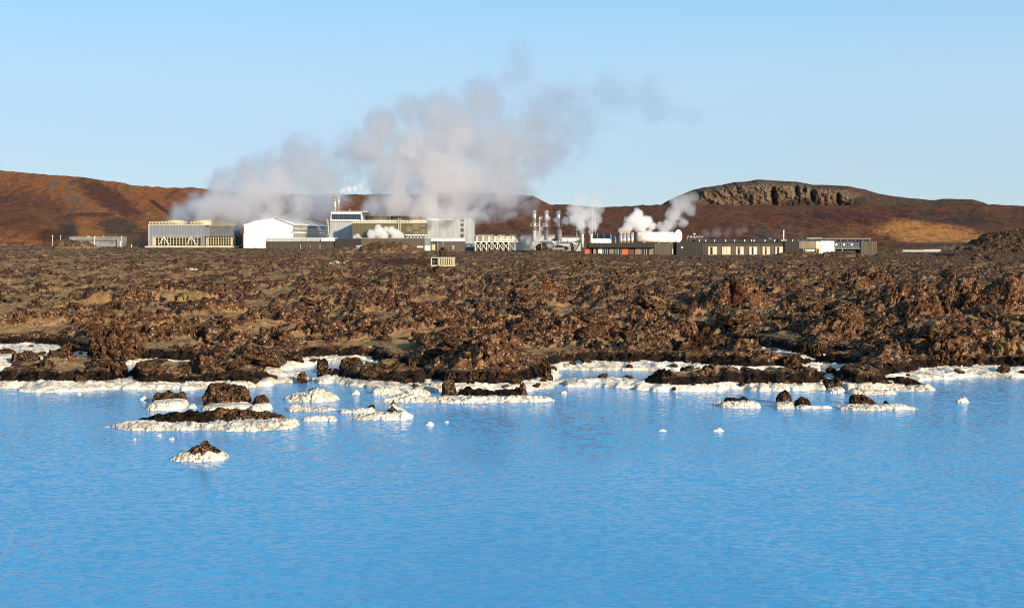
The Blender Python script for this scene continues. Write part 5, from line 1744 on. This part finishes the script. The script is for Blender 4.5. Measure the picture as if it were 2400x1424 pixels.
# --- striped shed in the lava
s = Site("striped_shed", 1038, 622, 215, "cream box with dark open end and striped slatted side in the lava", "shed")
s.box("back_wall", 1011, 604, 1065, 622, CREAM, 2.2, 0.2)
s.box("floor", 1010, 621, 1066, 624, CREAM, 0, 2.4)
s.box("roof", 1010, 602.8, 1066, 604.6, CREAM, -0.1, 2.5)
s.box("corner_post", 1010, 604.6, 1012, 622, CREAM, 0, 0.2)
s.box("corner_post", 1026, 604.6, 1028, 622, CREAM, 0, 0.2)
s.box("opening", 1012, 604.6, 1026, 622, DARK, 0.5, 0.2)
s.box("shelf_bar", 1012, 612, 1026, 613.2, MGREY, 0.3, 0.15)
s.box("side_backing", 1028, 604.6, 1065, 622, TIMBER, 0.4, 0.2)
for k in range(7):
    x = 1029 + k * 5.2
    s.box("slat", x, 604.6, x + 2.7, 622, CREAM, 0.0, 0.25)
s = Site("orange_marker", 893, 630, 195, "small orange marker lying on the rusty ground by the lava field track", "marker")
m = MB()
m.tube([s.L(888.5, 629.5, 0.1), s.L(893, 627.6, 0.1), s.L(897.5, 629.5, 0.1)], [0.1, 0.22, 0.12], 8)
m.build("float", ORANGE, s.e, True)
s = Site("white_slab", 2162, 586, 420, "long low white slab wall lying right of the dark building", "wall")
s.box("slab", 2116, 585.6, 2165, 590, GREY, 0, 1)
s.box("slab", 2165.3, 584.2, 2206, 590, GREY, 0.2, 1)
def white_cluster(label, pts, d, seed):
    r = random.Random(seed)
    e = empty("pale_rubble", P(pts[0][0], pts[0][1], d), label, "rubble")
    for px, py, rad in pts:
        m = MB()
        c = P(px, py, d) - Vector(e.location)
        rr = rad * d / F
        m.tube([c + Vector((-rr, 0, -rr * 0.3)), c + Vector((-rr * 0.3, 0.1, rr * 0.3)), c + Vector((rr * 0.5, 0, rr * 0.2)), c + Vector((rr, 0, -rr * 0.4))], [rr * 0.2, rr * 0.6, rr * 0.55, rr * 0.15], 7)
        m.build("block", CURTAIN, e, False)
white_cluster("patch of pale rubble in the field left of the striped shed", [(775, 617, 3), (783, 619, 4), (791, 616, 4), (798, 619, 3), (806, 617, 3), (813, 619, 2), (788, 613, 2)], 205, 5)
white_cluster("patch of pale rubble in the field below the grey cooling towers", [(432, 634, 2), (440, 632, 4), (449, 631, 4), (455, 635, 4), (460, 632, 3), (446, 636, 3)], 170, 6)
# ------------------------------------------------------------------ steam
def plume(label, puffs, dens, nscale, seed, g=0.45, amp=0.9, soft=0.55, col=(0.99, 0.985, 0.99), fade=None, group=None, name="steam_plume", squash=1.0, merge=0.2):
    """one closed hull round its puffs; density = nearest puff's falloff roughened by noise"""
    W = [(P(px, py, d), r * d / F) for px, py, r, d in puffs]
    o0 = W[0][0].copy()
    bs = bmesh.new()
    for c, r in W:
        bmesh.ops.create_icosphere(bs, subdivisions=2, radius=r * 1.38, matrix=Matrix.Translation(c - o0))
    bm = bmesh.new()
    for v in bs.verts:
        bm.verts.new(v.co)
    bs.free()
    res = bmesh.ops.convex_hull(bm, input=list(bm.verts))
    junk = list({g_ for g_ in res["geom_interior"] + res["geom_unused"] if isinstance(g_, bmesh.types.BMVert)})
    bmesh.ops.delete(bm, geom=junk, context='VERTS')
    hullf = [f for f in res["geom"] if isinstance(f, bmesh.types.BMFace)]
    me = bpy.data.meshes.new(name)
    bmesh.ops.recalc_face_normals(bm, faces=bm.faces)
    bm.to_mesh(me)
    bm.free()
    o = bpy.data.objects.new(name, me)
    C.objects.link(o)
    o.location = o0
    tag(o, label, "steam", group)
    m = bpy.data.materials.new("steam")
    m.use_nodes = True
    n, l = m.node_tree.nodes, m.node_tree.links
    n.remove(n["Principled BSDF"])
    out = n["Material Output"]
    pv = N(n, "ShaderNodeVolumePrincipled")
    pv.inputs['Color'].default_value = (*col, 1)
    pv.inputs['Anisotropy'].default_value = g
    tc = N(n, "ShaderNodeTexCoord")
    pos = tc.outputs['Object']
    nz = N(n, "ShaderNodeTexNoise", i_Scale=nscale, i_Detail=5.0, i_Roughness=0.6, i_Distortion=0.7)
    mp = N(n, "ShaderNodeMapping")
    mp.inputs['Location'].default_value = (seed * 3.1, seed * 1.7, seed * 0.9)
    mp.inputs['Scale'].default_value = (1, 0.8, squash)
    l.new(pos, mp.inputs[0])
    l.new(mp.outputs[0], nz.inputs['Vector'])
    f = None
    for c, r in W:
        dn = N(n, "ShaderNodeVectorMath", operation='DISTANCE')
        l.new(pos, dn.inputs[0])
        dn.inputs[1].default_value = c - o0
        q = mth(n, l, 'MULTIPLY_ADD', dn.outputs['Value'], -1.0 / r)
        q.node.inputs[2].default_value = 1.0
        if f is None:
            f = q
        else:
            sm = N(n, "ShaderNodeMath", operation='SMOOTH_MAX')
            l.new(f, sm.inputs[0])
            l.new(q, sm.inputs[1])
            sm.inputs[2].default_value = merge
            f = sm.outputs[0]
    env = mth(n, l, 'MULTIPLY_ADD', f, 2.6, True)
    env.node.inputs[2].default_value = 0.50
    f = mth(n, l, 'ADD', f, mth(n, l, 'MULTIPLY', mth(n, l, 'MULTIPLY', mth(n, l, 'SUBTRACT', nz.outputs[0], 0.5), amp * 2), env))
    mr = N(n, "ShaderNodeMapRange", interpolation_type='SMOOTHSTEP')
    mr.inputs[1].default_value = 0.0
    mr.inputs[2].default_value = soft
    l.new(f, mr.inputs[0])
    dd = mth(n, l, 'MULTIPLY', mr.outputs[0], dens)
    if fade:
        (ax, ay), (bx, by), end = fade
        d0 = puffs[0][3]
        A, B = P(ax, ay, d0) - o0, P(bx, by, d0) - o0
        v = B - A
        dt = N(n, "ShaderNodeVectorMath", operation='DOT_PRODUCT')
        l.new(pos, dt.inputs[0])
        dt.inputs[1].default_value = v / v.length_squared
        mf = N(n, "ShaderNodeMapRange")
        k = A.dot(v) / v.length_squared
        mf.inputs[1].default_value = k
        mf.inputs[2].default_value = k + 1
        mf.inputs[3].default_value = 1.0
        mf.inputs[4].default_value = end
        l.new(dt.outputs['Value'], mf.inputs[0])
        dd = mth(n, l, 'MULTIPLY', dd, mf.outputs[0])
    l.new(dd, pv.inputs['Density'])
    l.new(pv.outputs[0], out.inputs['Volume'])
    me.materials.append(m)
    return o

plume("broad grey steam cloud rolling right from the leftmost cooling towers",
      [(425, 505, 42, 476), (480, 490, 62, 478), (540, 475, 76, 480), (520, 440, 55, 480), (600, 455, 85, 482), (580, 410, 50, 484), (660, 420, 92, 486), (720, 385, 82, 488), (690, 345, 45, 490),
       (760, 420, 90, 490), (820, 370, 80, 492), (640, 490, 60, 482), (700, 480, 60, 486), (760, 480, 50, 500)], 0.38, 0.13, 1, g=0.6, amp=1.15, soft=1.0, merge=0.32, col=(0.940, 0.930, 0.938), fade=((520, 520), (800, 340), 0.25))
plume("towering grey steam cloud from the central olive cooling tower, leaning right",
      [(880, 490, 42, 486), (940, 480, 62, 486), (1000, 480, 66, 486), (1070, 480, 66, 487), (930, 420, 85, 488), (1020, 410, 105, 488), (1110, 430, 100, 489), (1190, 440, 88, 490), (870, 350, 60, 492), (900, 300, 62, 492), (960, 270, 60, 493), (960, 350, 90, 490), (1030, 270, 75, 494),
       (1080, 320, 110, 492), (1180, 350, 110, 492), (1270, 350, 95, 494), (1130, 240, 85, 496), (1210, 180, 60, 498), (1280, 260, 95, 498), (1350, 300, 80, 500), (1030, 503, 24, 471), (1080, 503, 22, 471), (970, 501, 20, 471)], 0.36, 0.125, 2, g=0.6, amp=1.15, soft=1.0, merge=0.32, col=(0.940, 0.930, 0.938), fade=((960, 510), (1240, 200), 0.12))
plume("faint torn wisps of steam drifting high to the right of the tall cloud",
      [(1340, 240, 90, 505), (1440, 220, 95, 506), (1540, 240, 75, 507), (1610, 275, 45, 508), (1215, 120, 50, 500)], 0.022, 0.085, 3, g=0.6, amp=1.6, soft=0.9, col=(0.92, 0.90, 0.92))
plume("thin white wisp blowing right from the thin chimney",
      [(797, 450, 5, 491), (806, 446, 8, 491), (818, 444, 9, 491), (832, 442, 9, 491), (845, 438, 8, 491), (856, 435, 7, 491), (864, 432, 5, 491)], 0.8, 0.6, 4, g=0.2, amp=0.45, soft=0.5, merge=0.5)
plume("small white steam puffs in front of the olive tower",
      [(872, 549, 14, 468), (888, 544, 15, 468), (900, 552, 15, 468), (918, 540, 12, 468), (928, 549, 14, 468), (886, 531, 8, 468), (905, 537, 9, 468), (940, 553, 10, 468)], 0.9, 0.5, 5, g=0.2, amp=0.75, soft=0.4)
plume("tiny white steam blob at the left foot of the olive tower",
      [(832, 556, 7, 466), (838, 553, 7, 466), (843, 557, 6, 466)], 1.0, 0.6, 6, g=0.2, amp=0.6, soft=0.4)
plume("pale jet of steam streaming right between the steel stacks",
      [(1268, 510, 6, 478), (1284, 512, 9, 478), (1304, 516, 10, 478), (1326, 518, 12, 478), (1345, 515, 16, 478), (1360, 525, 16, 478)], 0.45, 0.4, 7, g=0.25, amp=0.7, soft=0.5)
plume("rising steam above the two stubby vent pipes",
      [(1365, 543, 9, 466), (1362, 530, 15, 467), (1352, 515, 19, 468), (1385, 543, 9, 466), (1390, 528, 17, 467), (1396, 512, 20, 468), (1370, 505, 28, 470), (1395, 485, 26, 472), (1345, 492, 22, 472), (1400, 455, 28, 474), (1440, 440, 26, 476), (1360, 470, 24, 474)],
      0.34, 0.33, 8, g=0.3, amp=0.85, soft=0.5, fade=((1375, 530), (1410, 440), 0.10))
plume("bright white steam heap above the row of four steel tubes",
      [(1456, 540, 9, 470), (1470, 535, 15, 470), (1480, 520, 20, 471), (1493, 505, 17, 472), (1500, 525, 22, 471), (1515, 520, 18, 472), (1492, 494, 10, 473), (1528, 530, 13, 472), (1508, 546, 11, 470), (1522, 544, 9, 470)], 0.6, 0.38, 9, g=0.2, amp=0.8, soft=0.4)
plume("tall greyish steam column rising beside the long white tank",
      [(1555, 540, 16, 478), (1568, 525, 20, 479), (1580, 505, 24, 480), (1592, 485, 24, 481), (1605, 475, 24, 482), (1618, 492, 18, 482), (1622, 462, 18, 483), (1580, 470, 18, 483), (1590, 450, 15, 484), (1545, 528, 12, 478), (1600, 520, 16, 480)],
      0.34, 0.3, 10, g=0.3, amp=0.85, soft=0.5, fade=((1570, 540), (1600, 440), 0.30))
plume("thin mist lying over the roof right of the oval tank plate",
      [(1655, 548, 16, 500), (1680, 546, 18, 500), (1705, 545, 18, 500), (1730, 545, 14, 500), (1745, 538, 10, 500)], 0.07, 0.25, 11, amp=0.9, soft=0.8)
plume("steam seeping up beside the silver pipe and round rock",
      [(1248, 578, 8, 459), (1252, 570, 10, 459), (1258, 560, 11, 459), (1262, 548, 10, 459), (1268, 536, 8, 459), (1290, 576, 9, 458)], 0.35, 0.5, 12, g=0.3, amp=0.8, soft=0.6)
plume("low mist at the foot of the dark ridge on the right",
      [(2215, 580, 8, 375), (2235, 578, 10, 375), (2258, 577, 10, 374), (2285, 580, 8, 374)], 0.10, 0.35, 13, amp=0.8, soft=0.8)
